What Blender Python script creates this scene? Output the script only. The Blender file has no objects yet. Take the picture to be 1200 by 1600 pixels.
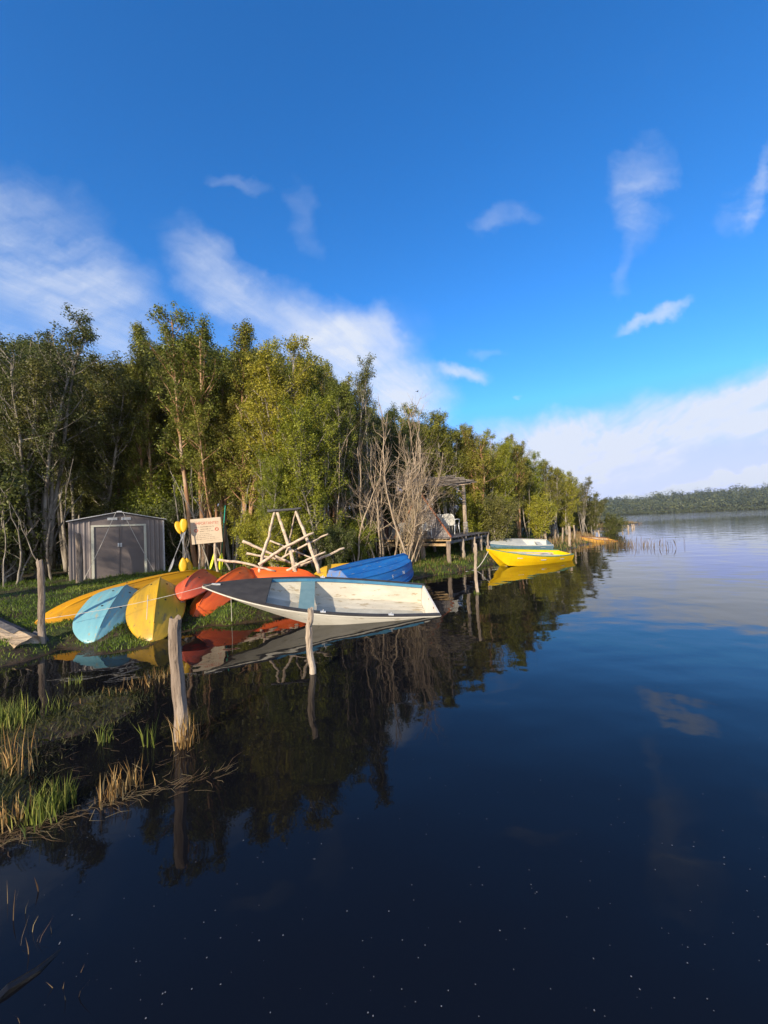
import bpy, math, random
import numpy as np
from mathutils import Matrix, Vector, Quaternion, geometry
random.seed(7); RNG = np.random.default_rng(7)
S = bpy.context.scene
R = math.radians

# ------------------------------------------------------------------ camera
CAMZ = 1.9
cam_d = bpy.data.cameras.new('camera'); cam = bpy.data.objects.new('camera', cam_d)
S.collection.objects.link(cam); S.camera = cam
cam_d.sensor_fit = 'HORIZONTAL'; cam_d.sensor_width = 36; cam_d.lens = 18.0
cam_d.clip_start = 0.05; cam_d.clip_end = 9000
CM = Matrix.Translation((0, 0, CAMZ)) @ Matrix.Rotation(R(90 + 1.69), 4, 'X') @ Matrix.Rotation(R(-2.4), 4, 'Z')
cam.matrix_world = CM
def ray(px, py):
    return (CM.to_3x3() @ Vector(((px - 600) / 600, (800 - py) / 600, -1)))
def G(px, py, z=0.0):                     # a place on the level z
    d = ray(px, py); k = (z - CAMZ) / d.z
    return Vector((d.x * k, d.y * k, z))
def P(px, py, Y):                          # a place Y metres ahead
    d = ray(px, py); k = Y / d.y
    return Vector((d.x * k, Y, CAMZ + d.z * k))

# ------------------------------------------------------------------ light
SUN_EL, SUN_AZ = 21.0, 207.0              # azimuth of the sun, clockwise from +Y
sdir = Vector((math.sin(R(SUN_AZ)) * math.cos(R(SUN_EL)), math.cos(R(SUN_AZ)) * math.cos(R(SUN_EL)), math.sin(R(SUN_EL))))
sl = bpy.data.lights.new('sun', 'SUN'); so = bpy.data.objects.new('sun', sl); S.collection.objects.link(so)
sl.energy = 5.0; sl.angle = R(0.5); sl.color = (1.0, 0.84, 0.63)
so.rotation_euler = (-sdir).to_track_quat('-Z', 'Y').to_euler()
S.view_settings.view_transform = 'Standard'; S.view_settings.look = 'None'
S.view_settings.exposure = 0.45; S.view_settings.gamma = 1

W = bpy.data.worlds.new('World'); S.world = W; W.use_nodes = True
nt = W.node_tree; nt.nodes.clear()
def N(t, ty, **k):
    n = t.nodes.new(ty)
    for a, b in k.items(): setattr(n, a, b)
    return n
def build_world():
    L = nt.links.new
    out = N(nt, 'ShaderNodeOutputWorld'); bg = N(nt, 'ShaderNodeBackground'); bg.inputs[1].default_value = 0.15
    L(bg.outputs[0], out.inputs[0])
    sky = N(nt, 'ShaderNodeTexSky', sky_type='NISHITA'); sky.sun_disc = False
    sky.sun_elevation = R(SUN_EL); sky.sun_rotation = R(SUN_AZ)
    sky.air_density = 1.0; sky.dust_density = 0.25; sky.ozone_density = 3.0
    hs = N(nt, 'ShaderNodeHueSaturation'); hs.inputs['Saturation'].default_value = 1.28; hs.inputs['Value'].default_value = 1.0
    L(sky.outputs[0], hs.inputs['Color'])
    tn = N(nt, 'ShaderNodeMix', data_type='RGBA', blend_type='MULTIPLY'); tn.inputs[0].default_value = 1; L(hs.outputs[0], tn.inputs[6]); tn.inputs[7].default_value = (.82, 1.08, 1.32, 1)
    cmn = N(nt, 'ShaderNodeVectorMath', operation='MINIMUM'); L(tn.outputs[2], cmn.inputs[0]); cmn.inputs[1].default_value = (2.5, 3.3, 7.6); hs = cmn
    tc = N(nt, 'ShaderNodeTexCoord'); sep = N(nt, 'ShaderNodeSeparateXYZ'); L(tc.outputs['Generated'], sep.inputs[0])
    def m(op, a, b=None, clamp=False):
        n = N(nt, 'ShaderNodeMath', operation=op); n.use_clamp = clamp
        for i, v in enumerate((a, b)):
            if v is None: continue
            if isinstance(v, (int, float)): n.inputs[i].default_value = v
            else: L(v, n.inputs[i])
        return n.outputs[0]
    yy = m('MAXIMUM', m('ABSOLUTE', sep.outputs['Y']), 0.12)
    u = m('DIVIDE', sep.outputs['X'], yy); v = m('DIVIDE', sep.outputs['Z'], yy)
    cb = N(nt, 'ShaderNodeCombineXYZ'); L(u, cb.inputs[0]); L(v, cb.inputs[1])
    # warp
    wn = N(nt, 'ShaderNodeTexNoise'); wn.inputs['Scale'].default_value = 5.0; wn.inputs['Detail'].default_value = 8; wn.inputs['Roughness'].default_value = .6; L(cb.outputs[0], wn.inputs['Vector'])
    ws = N(nt, 'ShaderNodeVectorMath', operation='SUBTRACT'); L(wn.outputs['Color'], ws.inputs[0]); ws.inputs[1].default_value = (.5, .5, .5)
    wsc = N(nt, 'ShaderNodeVectorMath', operation='SCALE'); L(ws.outputs[0], wsc.inputs[0]); wsc.inputs['Scale'].default_value = 0.19
    wa = N(nt, 'ShaderNodeVectorMath', operation='ADD'); L(cb.outputs[0], wa.inputs[0]); L(wsc.outputs[0], wa.inputs[1])
    fl = N(nt, 'ShaderNodeMapping'); L(wa.outputs[0], fl.inputs[0]); fl.inputs['Scale'].default_value = (1, 1, 0)
    wa = fl
    # streaky noise
    def streak(ang, sx, sy, det=7, lo=.35, hi=.7):
        mp = N(nt, 'ShaderNodeMapping'); L(wa.outputs[0], mp.inputs[0])
        mp.inputs['Rotation'].default_value = (0, 0, R(ang)); mp.inputs['Scale'].default_value = (sx, sy, 1)
        n = N(nt, 'ShaderNodeTexNoise'); n.inputs['Scale'].default_value = 1; n.inputs['Detail'].default_value = det; n.inputs['Roughness'].default_value = .6
        L(mp.outputs[0], n.inputs['Vector'])
        r = N(nt, 'ShaderNodeMapRange', interpolation_type='SMOOTHSTEP'); L(n.outputs[0], r.inputs[0]); r.inputs[1].default_value = lo; r.inputs[2].default_value = hi
        return r.outputs[0]
    sA = streak(50, 1.6, 5.0, lo=.15, hi=.80); sB = streak(-65, 2.5, 9.0, lo=.2, hi=.75); sC = streak(-30, 4, 12)
    def ell(px, py, rx, ry, ang, amp, tex=None, inner=0.0):
        d = ray(px, py); c = (d.x / d.y, d.z / d.y)
        mp = N(nt, 'ShaderNodeMapping', vector_type='TEXTURE'); L(wa.outputs[0], mp.inputs[0])
        mp.inputs['Location'].default_value = (c[0], c[1], 0); mp.inputs['Rotation'].default_value = (0, 0, R(ang)); mp.inputs['Scale'].default_value = (rx / 600, ry / 600, 1)
        ln = N(nt, 'ShaderNodeVectorMath', operation='LENGTH'); L(mp.outputs[0], ln.inputs[0])
        r = N(nt, 'ShaderNodeMapRange', interpolation_type='SMOOTHERSTEP'); L(ln.outputs['Value'], r.inputs[0])
        r.inputs[1].default_value = inner; r.inputs[2].default_value = 1; r.inputs[3].default_value = amp; r.inputs[4].default_value = 0
        o = r.outputs[0]
        return m('MULTIPLY', o, tex) if tex else o
    tot = None
    for e in [ (120, 620, 420, 190, 5, .40, None, 0), (480, 600, 300, 130, 30, .35, None, 0), (30, 520, 280, 350, 38, .72, sA, .15), (120, 430, 130, 340, 38, .35, sA, 0), (-20, 330, 60, 200, 25, .4, sA, 0),
               (350, 440, 85, 210, 42, .75, sA, 0), (372, 285, 80, 28, -8, .35, sA, 0), (470, 330, 45, 130, 20, .22, sA, 0),
               (560, 560, 100, 240, 52, .95, sA, .1), (600, 500, 40, 70, 25, .45, sA, 0), (722, 578, 62, 24, -14, .75, None, 0), (765, 545, 45, 18, 0, .25, None, 0),
               (640, 620, 90, 80, 0, .5, None, 0),
               (788, 335, 85, 38, 4, .42, sA, 0), (1008, 290, 75, 140, -12, .55, sB, 0), (995, 340, 50, 110, 8, .3, sB, 0), (975, 425, 30, 70, -25, .3, sB, 0), (1022, 497, 100, 20, 33, .75, None, 0),
               (1185, 300, 24, 130, -18, .62, sB, 0), (1150, 330, 60, 60, -18, .3, sB, 0), (1040, 90, 200, 120, 30, .10, sB, 0), (820, 610, 12, 8, 0, .3, None, 0),
               (1000, 682, 350, 84, 10, 1.0, None, .0), (1210, 622, 200, 90, 10, .95, None, .1), (820, 690, 170, 60, 5, .75, None, .15), (1180, 745, 220, 20, 8, .85, None, .1),
               (1010, 770, 140, 12, 4, .5, None, .1) ]:
        o = ell(*e[:6], tex=e[6], inner=e[7])
        tot = o if tot is None else m('ADD', tot, o)
    zz = m('MAXIMUM', m('ABSOLUTE', sep.outputs['Z']), .035)
    pc = N(nt, 'ShaderNodeCombineXYZ'); L(m('DIVIDE', sep.outputs['X'], zz), pc.inputs[0]); L(m('DIVIDE', sep.outputs['Y'], zz), pc.inputs[1])
    def fibre(ax_, ac_, det, lo, hi, o0, o1, dist=.6):
        m1 = N(nt, 'ShaderNodeMapping'); L(pc.outputs[0], m1.inputs[0]); m1.inputs['Rotation'].default_value = (0, 0, R(25))
        m2 = N(nt, 'ShaderNodeMapping'); L(m1.outputs[0], m2.inputs[0]); m2.inputs['Scale'].default_value = (ac_, ax_, 1)
        n = N(nt, 'ShaderNodeTexNoise'); n.inputs['Scale'].default_value = 1; n.inputs['Detail'].default_value = det; n.inputs['Roughness'].default_value = .62; n.inputs['Distortion'].default_value = dist; L(m2.outputs[0], n.inputs['Vector'])
        q = N(nt, 'ShaderNodeMapRange', interpolation_type='SMOOTHSTEP'); L(n.outputs[0], q.inputs[0])
        for i_, v_ in enumerate((lo, hi, o0, o1)): q.inputs[i_ + 1].default_value = v_
        return q.outputs[0]
    tot = m('MULTIPLY', tot, m('MULTIPLY', fibre(.35, 1.6, 6, .30, .68, .45, 1.15), fibre(1.1, 9.0, 8, .25, .7, .82, 1.12, .3)))
    ts_ = N(nt, 'ShaderNodeMapRange', interpolation_type='LINEAR'); L(tot, ts_.inputs[0]); ts_.inputs[1].default_value = .03; ts_.inputs[2].default_value = 1.0; tot = ts_.outputs[0]
    # whitening towards the horizon, all round
    hz = N(nt, 'ShaderNodeMapRange', interpolation_type='SMOOTHSTEP'); L(sep.outputs['Z'], hz.inputs[0]); hz.inputs[1].default_value = -.05; hz.inputs[2].default_value = .24; hz.inputs[3].default_value = .92; hz.inputs[4].default_value = 0
    tot = m('ADD', tot, hz.outputs[0])
    bk = N(nt, 'ShaderNodeMapRange', interpolation_type='SMOOTHSTEP'); L(sep.outputs['Y'], bk.inputs[0]); bk.inputs[1].default_value = -.10; bk.inputs[2].default_value = -.45; bk.inputs[3].default_value = 0; bk.inputs[4].default_value = .8  # unseen cloud cover behind the camera, added to give a neutral fill light
    tot = m('ADD', tot, m('MULTIPLY', bk.outputs[0], fibre(.5, 1.2, 5, .25, .6, .55, 1.0)))
    cl = m('MINIMUM', tot, .95)
    mix = N(nt, 'ShaderNodeMix', data_type='RGBA'); L(cl, mix.inputs[0]); L(hs.outputs[0], mix.inputs[6]); mix.inputs[7].default_value = (3.8, 4.1, 4.7, 1)
    L(mix.outputs[2], bg.inputs[0])
build_world()

# ------------------------------------------------------------------ mesh helpers
class MB:
    def __init__(s): s.v = []; s.f = []; s.n = 0
    def add(s, vs, fs):
        vs = np.asarray(vs, float).reshape(-1, 3); s.v.append(vs)
        s.f.extend([tuple(int(i) + s.n for i in f) for f in fs]); s.n += len(vs); return s
    def box(s, c, sz, rot=None):
        h = np.array(sz) / 2
        v = np.array([[x, y, z] for x in (-1, 1) for y in (-1, 1) for z in (-1, 1)]) * h
        if rot is not None: v = v @ np.array(rot.to_3x3()).T
        v = v + np.array(c)
        return s.add(v, [(0, 1, 3, 2), (4, 6, 7, 5), (0, 4, 5, 1), (2, 3, 7, 6), (0, 2, 6, 4), (1, 5, 7, 3)])
    def plank(s, a, b, w, t, up=(0, 0, 1), over=0):          # board from a to b
        a = Vector(a); b = Vector(b); d = (b - a); L = d.length; d.normalize(); a = a - d * over; L += 2 * over
        y = Vector(up).cross(d).normalized(); z = d.cross(y)
        M = Matrix((d, y, z)).transposed()
        return s.box((a + d * L / 2)[:], (L, w, t), M)
    def tube(s, pts, rad, n=6, cap=True, rough=0, rng=None):
        pts = np.asarray([tuple(p) for p in pts], float); k = len(pts)
        rad = np.broadcast_to(np.asarray(rad, float), (k,))
        t = np.gradient(pts, axis=0); t /= np.linalg.norm(t, axis=1)[:, None] + 1e-9
        ref = np.array([1., 0, 0]) if abs(t[:, 2]).mean() > .6 else np.array([0, 0, 1.])
        a = np.cross(t, ref); a /= np.linalg.norm(a, axis=1)[:, None] + 1e-9; b = np.cross(t, a)
        th = np.linspace(0, 2 * np.pi, n, endpoint=False)
        rr = rad[:, None] * np.ones((k, n))
        if rough and rng is not None:
            col = rng.normal(0, rough, n); rr = rr * (1 + col[None, :] + rng.normal(0, rough * .35, (k, n)))
        v = pts[:, None, :] + rr[:, :, None] * (np.cos(th)[None, :, None] * a[:, None, :] + np.sin(th)[None, :, None] * b[:, None, :])
        f = [(i * n + j, i * n + (j + 1) % n, (i + 1) * n + (j + 1) % n, (i + 1) * n + j) for i in range(k - 1) for j in range(n)]
        if cap: f += [tuple(range(n))[::-1], tuple(range((k - 1) * n, k * n))]
        return s.add(v, f)
    def grid(s, A, close_u=False, close_v=False):            # A: (m,n,3)
        A = np.asarray(A, float); m_, n_ = A.shape[:2]
        f = []
        for i in range(m_ - (0 if close_u else 1)):
            for j in range(n_ - (0 if close_v else 1)):
                i2 = (i + 1) % m_; j2 = (j + 1) % n_
                f.append((i * n_ + j, i * n_ + j2, i2 * n_ + j2, i2 * n_ + j))
        return s.add(A, f)
    def build(s, name, mat, parent=None, smooth=False):
        v = np.concatenate(s.v) if s.v else np.zeros((0, 3))
        me = bpy.data.meshes.new(name); me.from_pydata(v.tolist(), [], s.f); me.update()
        return link(name, me, mat, parent, smooth)
def link(name, me, mat, parent=None, smooth=False):
    if mat is not None: me.materials.append(mat)
    if smooth: me.polygons.foreach_set('use_smooth', [True] * len(me.polygons))
    o = bpy.data.objects.new(name, me); S.collection.objects.link(o)
    if parent: o.parent = parent
    return o
def quadmesh(name, V, mat=None, attr=None, k=4):             # V (n,k,3): loose faces, fast
    V = np.ascontiguousarray(V, dtype=np.float32); n = len(V)
    me = bpy.data.meshes.new(name); me.vertices.add(n * k); me.vertices.foreach_set('co', V.reshape(-1))
    me.loops.add(n * k); me.loops.foreach_set('vertex_index', np.arange(n * k, dtype=np.int32))
    me.polygons.add(n); me.polygons.foreach_set('loop_start', np.arange(n, dtype=np.int32) * k)
    me.update(calc_edges=True); me.validate()
    if attr is not None:
        at = me.attributes.new('tint', 'FLOAT', 'POINT'); at.data.foreach_set('value', np.repeat(np.asarray(attr, np.float32), k))
    if mat: me.materials.append(mat)
    return me
def empty(name, loc=(0, 0, 0), rot=None, mw=None):
    o = bpy.data.objects.new(name, None); S.collection.objects.link(o); o.empty_display_size = .2
    if mw is not None: o.matrix_world = mw
    else:
        o.location = loc
        if rot: o.rotation_euler = rot
    return o
def tag(o, label, cat, group=None, kind=None):
    if label: o['label'] = label
    if cat: o['category'] = cat
    if group: o['group'] = group
    if kind: o['kind'] = kind
    return o
def struct(o): o['kind'] = 'structure'; return o

# ------------------------------------------------------------------ materials
def newmat(name):
    m = bpy.data.materials.new(name); m.use_nodes = True
    t = m.node_tree; b = t.nodes['Principled BSDF']; return m, t, b
def ramp(t, fac, stops):
    r = N(t, 'ShaderNodeValToRGB'); el = r.color_ramp.elements
    while len(el) < len(stops): el.new(.5)
    for e, (p, c) in zip(el, stops): e.position = p; e.color = (*c, 1)
    t.links.new(fac, r.inputs[0]); return r.outputs[0]
def noise(t, vec, scale, detail=4, rough=.55, sc3=None):
    if sc3:
        mp = N(t, 'ShaderNodeMapping'); t.links.new(vec, mp.inputs[0]); mp.inputs['Scale'].default_value = sc3; vec = mp.outputs[0]
    n = N(t, 'ShaderNodeTexNoise'); n.inputs['Scale'].default_value = scale; n.inputs['Detail'].default_value = detail; n.inputs['Roughness'].default_value = rough
    t.links.new(vec, n.inputs['Vector']); return n.outputs[0]
def mixc(t, fac, a, b, mode='MIX'):
    n = N(t, 'ShaderNodeMix', data_type='RGBA', blend_type=mode)
    for i, v in ((0, fac), (6, a), (7, b)):
        if isinstance(v, (int, float)): n.inputs[i].default_value = v
        elif isinstance(v, tuple): n.inputs[i].default_value = (*v, 1)
        else: t.links.new(v, n.inputs[i])
    return n.outputs[2]
def bump(t, b, h, dist=.01, st=.6):
    n = N(t, 'ShaderNodeBump'); n.inputs['Distance'].default_value = dist; n.inputs['Strength'].default_value = st
    t.links.new(h, n.inputs['Height']); t.links.new(n.outputs[0], b.inputs['Normal'])
def surf(name, c1, c2, scale=3, rough=.6, c3=None, sc3=None, bmp=.004, spec=.4, lo=.35, hi=.65, spot=.62, coords='Object'):
    m, t, b = newmat(name); tc = N(t, 'ShaderNodeTexCoord').outputs[coords]
    n = noise(t, tc, scale, 6, .6, sc3)
    c = ramp(t, n, [(lo, c1), (hi, c2)])
    if c3:
        n2 = noise(t, tc, scale * 2.7, 8, .65, sc3)
        f = ramp(t, n2, [(spot, (0, 0, 0)), (spot + .06, (1, 1, 1))])
        c = mixc(t, f, c, c3)
    t.links.new(c, b.inputs['Base Color']); b.inputs['Roughness'].default_value = rough; b.inputs['Specular IOR Level'].default_value = spec
    if bmp: bump(t, b, noise(t, tc, scale * 6, 4, .6, sc3), bmp)
    return m
M = {}
M['scupper'] = surf('black_rubber', (.02, .02, .02), (.04, .04, .04), 5, .6, bmp=0)
M['kayak_yellow'] = surf('yellow_plastic', (.74, .36, .008), (.66, .29, .008), 2.5, .38, c3=(.45, .24, .03), sc3=(.35, 2.2, 2.2), bmp=.003, spot=.58)
M['kayak_mustard'] = surf('mustard_plastic', (.62, .37, .02), (.42, .26, .03), 2.0, .36, c3=(.28, .19, .05), sc3=(.35, 2.2, 2.2), bmp=.003, spot=.58)
M['kayak_blue'] = surf('pale_blue_plastic', (.15, .36, .42), (.20, .43, .47), 2.5, .42, c3=(.33, .34, .25), sc3=(.35, 2.2, 2.2), bmp=.003, spot=.58)
M['kayak_red'] = surf('coral_plastic', (.62, .11, .045), (.50, .08, .035), 3, .42, c3=(.42, .16, .10), sc3=(.35, 2.2, 2.2), bmp=.003, spot=.58)
M['kayak_orange'] = surf('orange_plastic', (.75, .13, .02), (.62, .09, .018), 3, .4, sc3=(.35, 2.2, 2.2), bmp=.003)
M['blue_paint'] = surf('blue_boat_paint', (.010, .10, .34), (.016, .15, .43), 3, .5, c3=(.16, .20, .22), sc3=(.6, 2, 2), bmp=.006, spot=.60)
M['blue_pale'] = surf('pale_blue_boards', (.10, .22, .55), (.16, .28, .55), 5, .6, c3=(.30, .2, .1), bmp=.004, spot=.55)
M['white_paint'] = surf('white_hull_paint', (.72, .70, .63), (.60, .58, .51), 2.2, .5, c3=(.42, .38, .30), sc3=(.5, 2, 2), bmp=.003, spot=.62)
M['cream_inner'] = surf('cream_inner_paint', (.60, .57, .48), (.46, .43, .35), 2.0, .6, c3=(.34, .28, .19), sc3=(.6, 2, 2), bmp=.004, spot=.56)
M['grey_floor'] = surf('grey_floor_paint', (.45, .44, .38), (.34, .33, .28), 4, .65, c3=(.55, .42, .2), bmp=.003, spot=.68)
M['deck_grey'] = surf('charcoal_deck', (.036, .034, .034), (.055, .052, .05), 6, .7, c3=(.09, .09, .085), bmp=.002, spot=.68)
M['blue_trim'] = surf('blue_trim_paint', (.05, .19, .36), (.08, .25, .40), 5, .5, c3=(.35, .38, .38), bmp=.002, spot=.66)
M['seat_blue'] = surf('teal_seat_paint', (.13, .235, .26), (.17, .28, .30), 5, .6, c3=(.25, .33, .33), bmp=.002, spot=.64)
M['rowboat_yellow'] = surf('yellow_boat_paint', (.82, .55, .006), (.78, .48, .005), 3, .42, c3=(.60, .42, .05), bmp=.002, spot=.68)
M['green_trim'] = surf('green_trim_paint', (.10, .24, .13), (.16, .30, .18), 5, .5, bmp=.002)
M['pale_boat'] = surf('pale_grey_paint', (.55, .57, .55), (.44, .46, .45), 3, .6, c3=(.3, .3, .28), bmp=.003)
M['steel_blue'] = surf('steel_blue_paint', (.10, .20, .30), (.14, .24, .34), 3, .5, bmp=.002)
M['amber_boat'] = surf('amber_boat_paint', (.62, .36, .06), (.55, .27, .05), 4, .55, c3=(.35, .12, .05), bmp=.003)
M['sheet_metal'] = surf('grey_brown_sheet_metal', (.19, .165, .16), (.24, .21, .205), 1.6, .42, c3=(.24, .22, .19), sc3=(1, 1, .5), bmp=.001, spot=.62, spec=.5)
M['door_metal'] = surf('dark_taupe_door', (.15, .127, .122), (.185, .158, .15), 1.4, .40, c3=(.22, .19, .15), bmp=.001, spot=.66)
M['frame_metal'] = surf('pale_green_grey_trim', (.56, .56, .47), (.62, .62, .52), 3, .4, bmp=0)
M['pale_metal'] = surf('pale_roof_edge', (.50, .53, .56), (.58, .60, .62), 3, .35, bmp=0)
M['white_plastic'] = surf('white_chair_plastic', (.80, .80, .76), (.72, .72, .68), 4, .4, bmp=0)
M['sunken'] = surf('wet_black_wood', (.006, .006, .006), (.014, .012, .01), 8, .35, bmp=.004)
M['rope'] = surf('pale_rope', (.62, .60, .55), (.48, .45, .40), 40, .9, bmp=.001)
M['sign_board'] = surf('cream_sign_board', (.56, .45, .32), (.62, .52, .39), 3, .6, c3=(.55, .45, .33), bmp=.001, spot=.66)
M['red_ink'] = surf('faded_red_lettering', (.50, .12, .08), (.56, .20, .14), 14, .7, bmp=0)
M['dark_ink'] = surf('faded_dark_lettering', (.20, .14, .10), (.32, .24, .18), 14, .7, bmp=0)
M['shaft'] = surf('grey_paddle_shaft', (.16, .17, .19), (.22, .23, .25), 5, .4, bmp=0)
M['blade_yellow'] = surf('yellow_blade', (.72, .44, .01), (.62, .36, .01), 5, .4, bmp=0)
M['blade_lime'] = surf('lime_yellow_blade', (.78, .80, .02), (.7, .72, .02), 5, .4, bmp=0)
M['shaft_green'] = surf('sea_green_shaft', (.03, .30, .22), (.04, .36, .26), 5, .4, bmp=0)
M['rust'] = surf('rust_brown_board', (.34, .12, .05), (.24, .09, .04), 5, .7, bmp=.003)
M['lampwhite'] = surf('white_insulator', (.7, .7, .7), (.75, .75, .75), 3, .3, bmp=0)
M['black_feather'] = surf('dark_feathers', (.03, .03, .03), (.05, .05, .05), 9, .7, bmp=0)

def wood(name, c1, c2, c3, sc=6, stretch=(1, 1, .12), rough=.85, b=.012):
    m, t, bs = newmat(name); tc = N(t, 'ShaderNodeTexCoord').outputs['Object']
    n = noise(t, tc, sc, 8, .65, stretch)
    c = ramp(t, n, [(.3, c1), (.5, c2), (.68, c3)])
    n2 = noise(t, tc, sc * 5, 6, .7, stretch)
    c = mixc(t, ramp(t, n2, [(.33, (1, 1, 1)), (.45, (0, 0, 0))]), c, tuple(x * .35 for x in c1))
    t.links.new(c, bs.inputs['Base Color']); bs.inputs['Roughness'].default_value = rough; bs.inputs['Specular IOR Level'].default_value = .2
    bump(t, bs, n2, b, .9); return m
M['post'] = wood('weathered_post', (.14, .105, .08), (.27, .215, .17), (.38, .32, .26), 12)
M['post_pale'] = wood('pale_post', (.24, .185, .135), (.42, .34, .26), (.54, .46, .37), 12)
M['pole'] = wood('bleached_pole', (.34, .26, .19), (.56, .45, .34), (.68, .58, .46), 9, (1, 1, 1), b=.006)
M['log'] = wood('split_log', (.24, .17, .11), (.50, .38, .25), (.62, .49, .34), 9, (.15, 1, 1), b=.03)
M['log_bark'] = wood('grey_log_bark', (.05, .05, .055), (.10, .10, .11), (.16, .15, .15), 9, (.2, 1, 1), b=.03)
M['plank_grey'] = wood('grey_plank', (.11, .095, .085), (.17, .15, .14), (.24, .22, .20), 9, (.3, .3, 1))
M['plank_tan'] = wood('tan_beam', (.30, .20, .10), (.44, .31, .17), (.52, .40, .24), 8, (.3, .3, 1))
M['shingle'] = wood('grey_shingle', (.14, .12, .12), (.25, .23, .23), (.34, .32, .31), 16, (1, 1, .3))
M['shingle_red'] = wood('red_brown_shingle', (.09, .045, .035), (.15, .075, .055), (.2, .11, .08), 16, (1, 1, .3))
M['beam_dark'] = wood('dark_grey_beam', (.05, .05, .055), (.09, .09, .095), (.13, .13, .13), 14, (1, 1, 1))
def bark(name, a, b, c, sc=5):
    m, t, bs = newmat(name); tc = N(t, 'ShaderNodeTexCoord').outputs['Object']
    oi = N(t, 'ShaderNodeObjectInfo')
    n = noise(t, tc, sc, 7, .7, (1, 1, .3)); col = ramp(t, n, [(.36, a), (.5, b), (.64, c)])
    t.links.new(col, bs.inputs['Base Color']); bs.inputs['Roughness'].default_value = .85; bs.inputs['Specular IOR Level'].default_value = .2
    bump(t, bs, noise(t, tc, 25, 5, .6, (1, 1, .3)), .012, .8); return m
M['bark_red'] = bark('cinnamon_bark', (.22, .12, .07), (.38, .22, .12), (.48, .38, .29), 3)
M['bark_pale'] = bark('pale_grey_bark', (.13, .11, .09), (.28, .25, .21), (.42, .39, .34))
M['bark_bare'] = bark('bleached_bare_bark', (.22, .165, .115), (.37, .29, .21), (.48, .40, .30))
M['bark_dead'] = bark('tan_twig_bark', (.22, .165, .10), (.34, .27, .17), (.44, .37, .25))

def leafmat(name, dark, mid, light, hue_var=.03):
    m = bpy.data.materials.new(name); m.use_nodes = True; t = m.node_tree; b = t.nodes['Principled BSDF']; L = t.links.new
    at = N(t, 'ShaderNodeAttribute', attribute_name='tint'); oi = N(t, 'ShaderNodeObjectInfo')
    col = ramp(t, at.outputs['Fac'], [(.0, dark), (.5, mid), (1, light)])
    hs = N(t, 'ShaderNodeHueSaturation'); L(col, hs.inputs['Color'])
    mr = N(t, 'ShaderNodeMapRange'); L(oi.outputs['Random'], mr.inputs[0]); mr.inputs[3].default_value = .5 - hue_var; mr.inputs[4].default_value = .5 + hue_var * .6; L(mr.outputs[0], hs.inputs['Hue'])
    mr2 = N(t, 'ShaderNodeMapRange'); L(oi.outputs['Random'], mr2.inputs[0]); mr2.inputs[3].default_value = 1.15; mr2.inputs[4].default_value = .75; L(mr2.outputs[0], hs.inputs['Value'])
    L(hs.outputs[0], b.inputs['Base Color']); b.inputs['Roughness'].default_value = .5; b.inputs['Specular IOR Level'].default_value = .35
    tr = N(t, 'ShaderNodeBsdfTranslucent'); L(hs.outputs[0], tr.inputs[0])
    mx = N(t, 'ShaderNodeMixShader'); mx.inputs[0].default_value = .32; L(b.outputs[0], mx.inputs[1]); L(tr.outputs[0], mx.inputs[2])
    L(mx.outputs[0], t.nodes['Material Output'].inputs[0]); return m
M['leaf'] = leafmat('olive_leaves', (.085, .10, .018), (.215, .23, .036), (.41, .41, .065))
M['leaf_dark'] = leafmat('dark_leaves', (.05, .064, .019), (.12, .14, .035), (.24, .26, .065))
M['leaf_bright'] = leafmat('lime_leaves', (.12, .145, .015), (.29, .32, .03), (.48, .48, .065))
M['leaf_far'] = leafmat('far_leaves', (.045, .06, .03), (.085, .105, .045), (.15, .165, .07), 0)
M['grass'] = leafmat('grass_blades', (.06, .10, .012), (.13, .21, .022), (.28, .34, .05), 0)
M['dry'] = leafmat('dry_reeds', (.22, .12, .04), (.38, .23, .08), (.55, .40, .18), 0)
M['reed_green'] = leafmat('green_reeds', (.08, .11, .02), (.17, .22, .035), (.38, .36, .10), 0)
M['marsh'] = leafmat('marsh_blades', (.03, .042, .011), (.075, .085, .025), (.18, .155, .06), 0)
M['brownveg'] = leafmat('brown_marsh_plants', (.14, .08, .04), (.26, .17, .08), (.36, .28, .13), 0)
M['debris'] = surf('pale_flecks', (.24, .25, .27), (.17, .17, .17), 3, .8, bmp=0)

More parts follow.
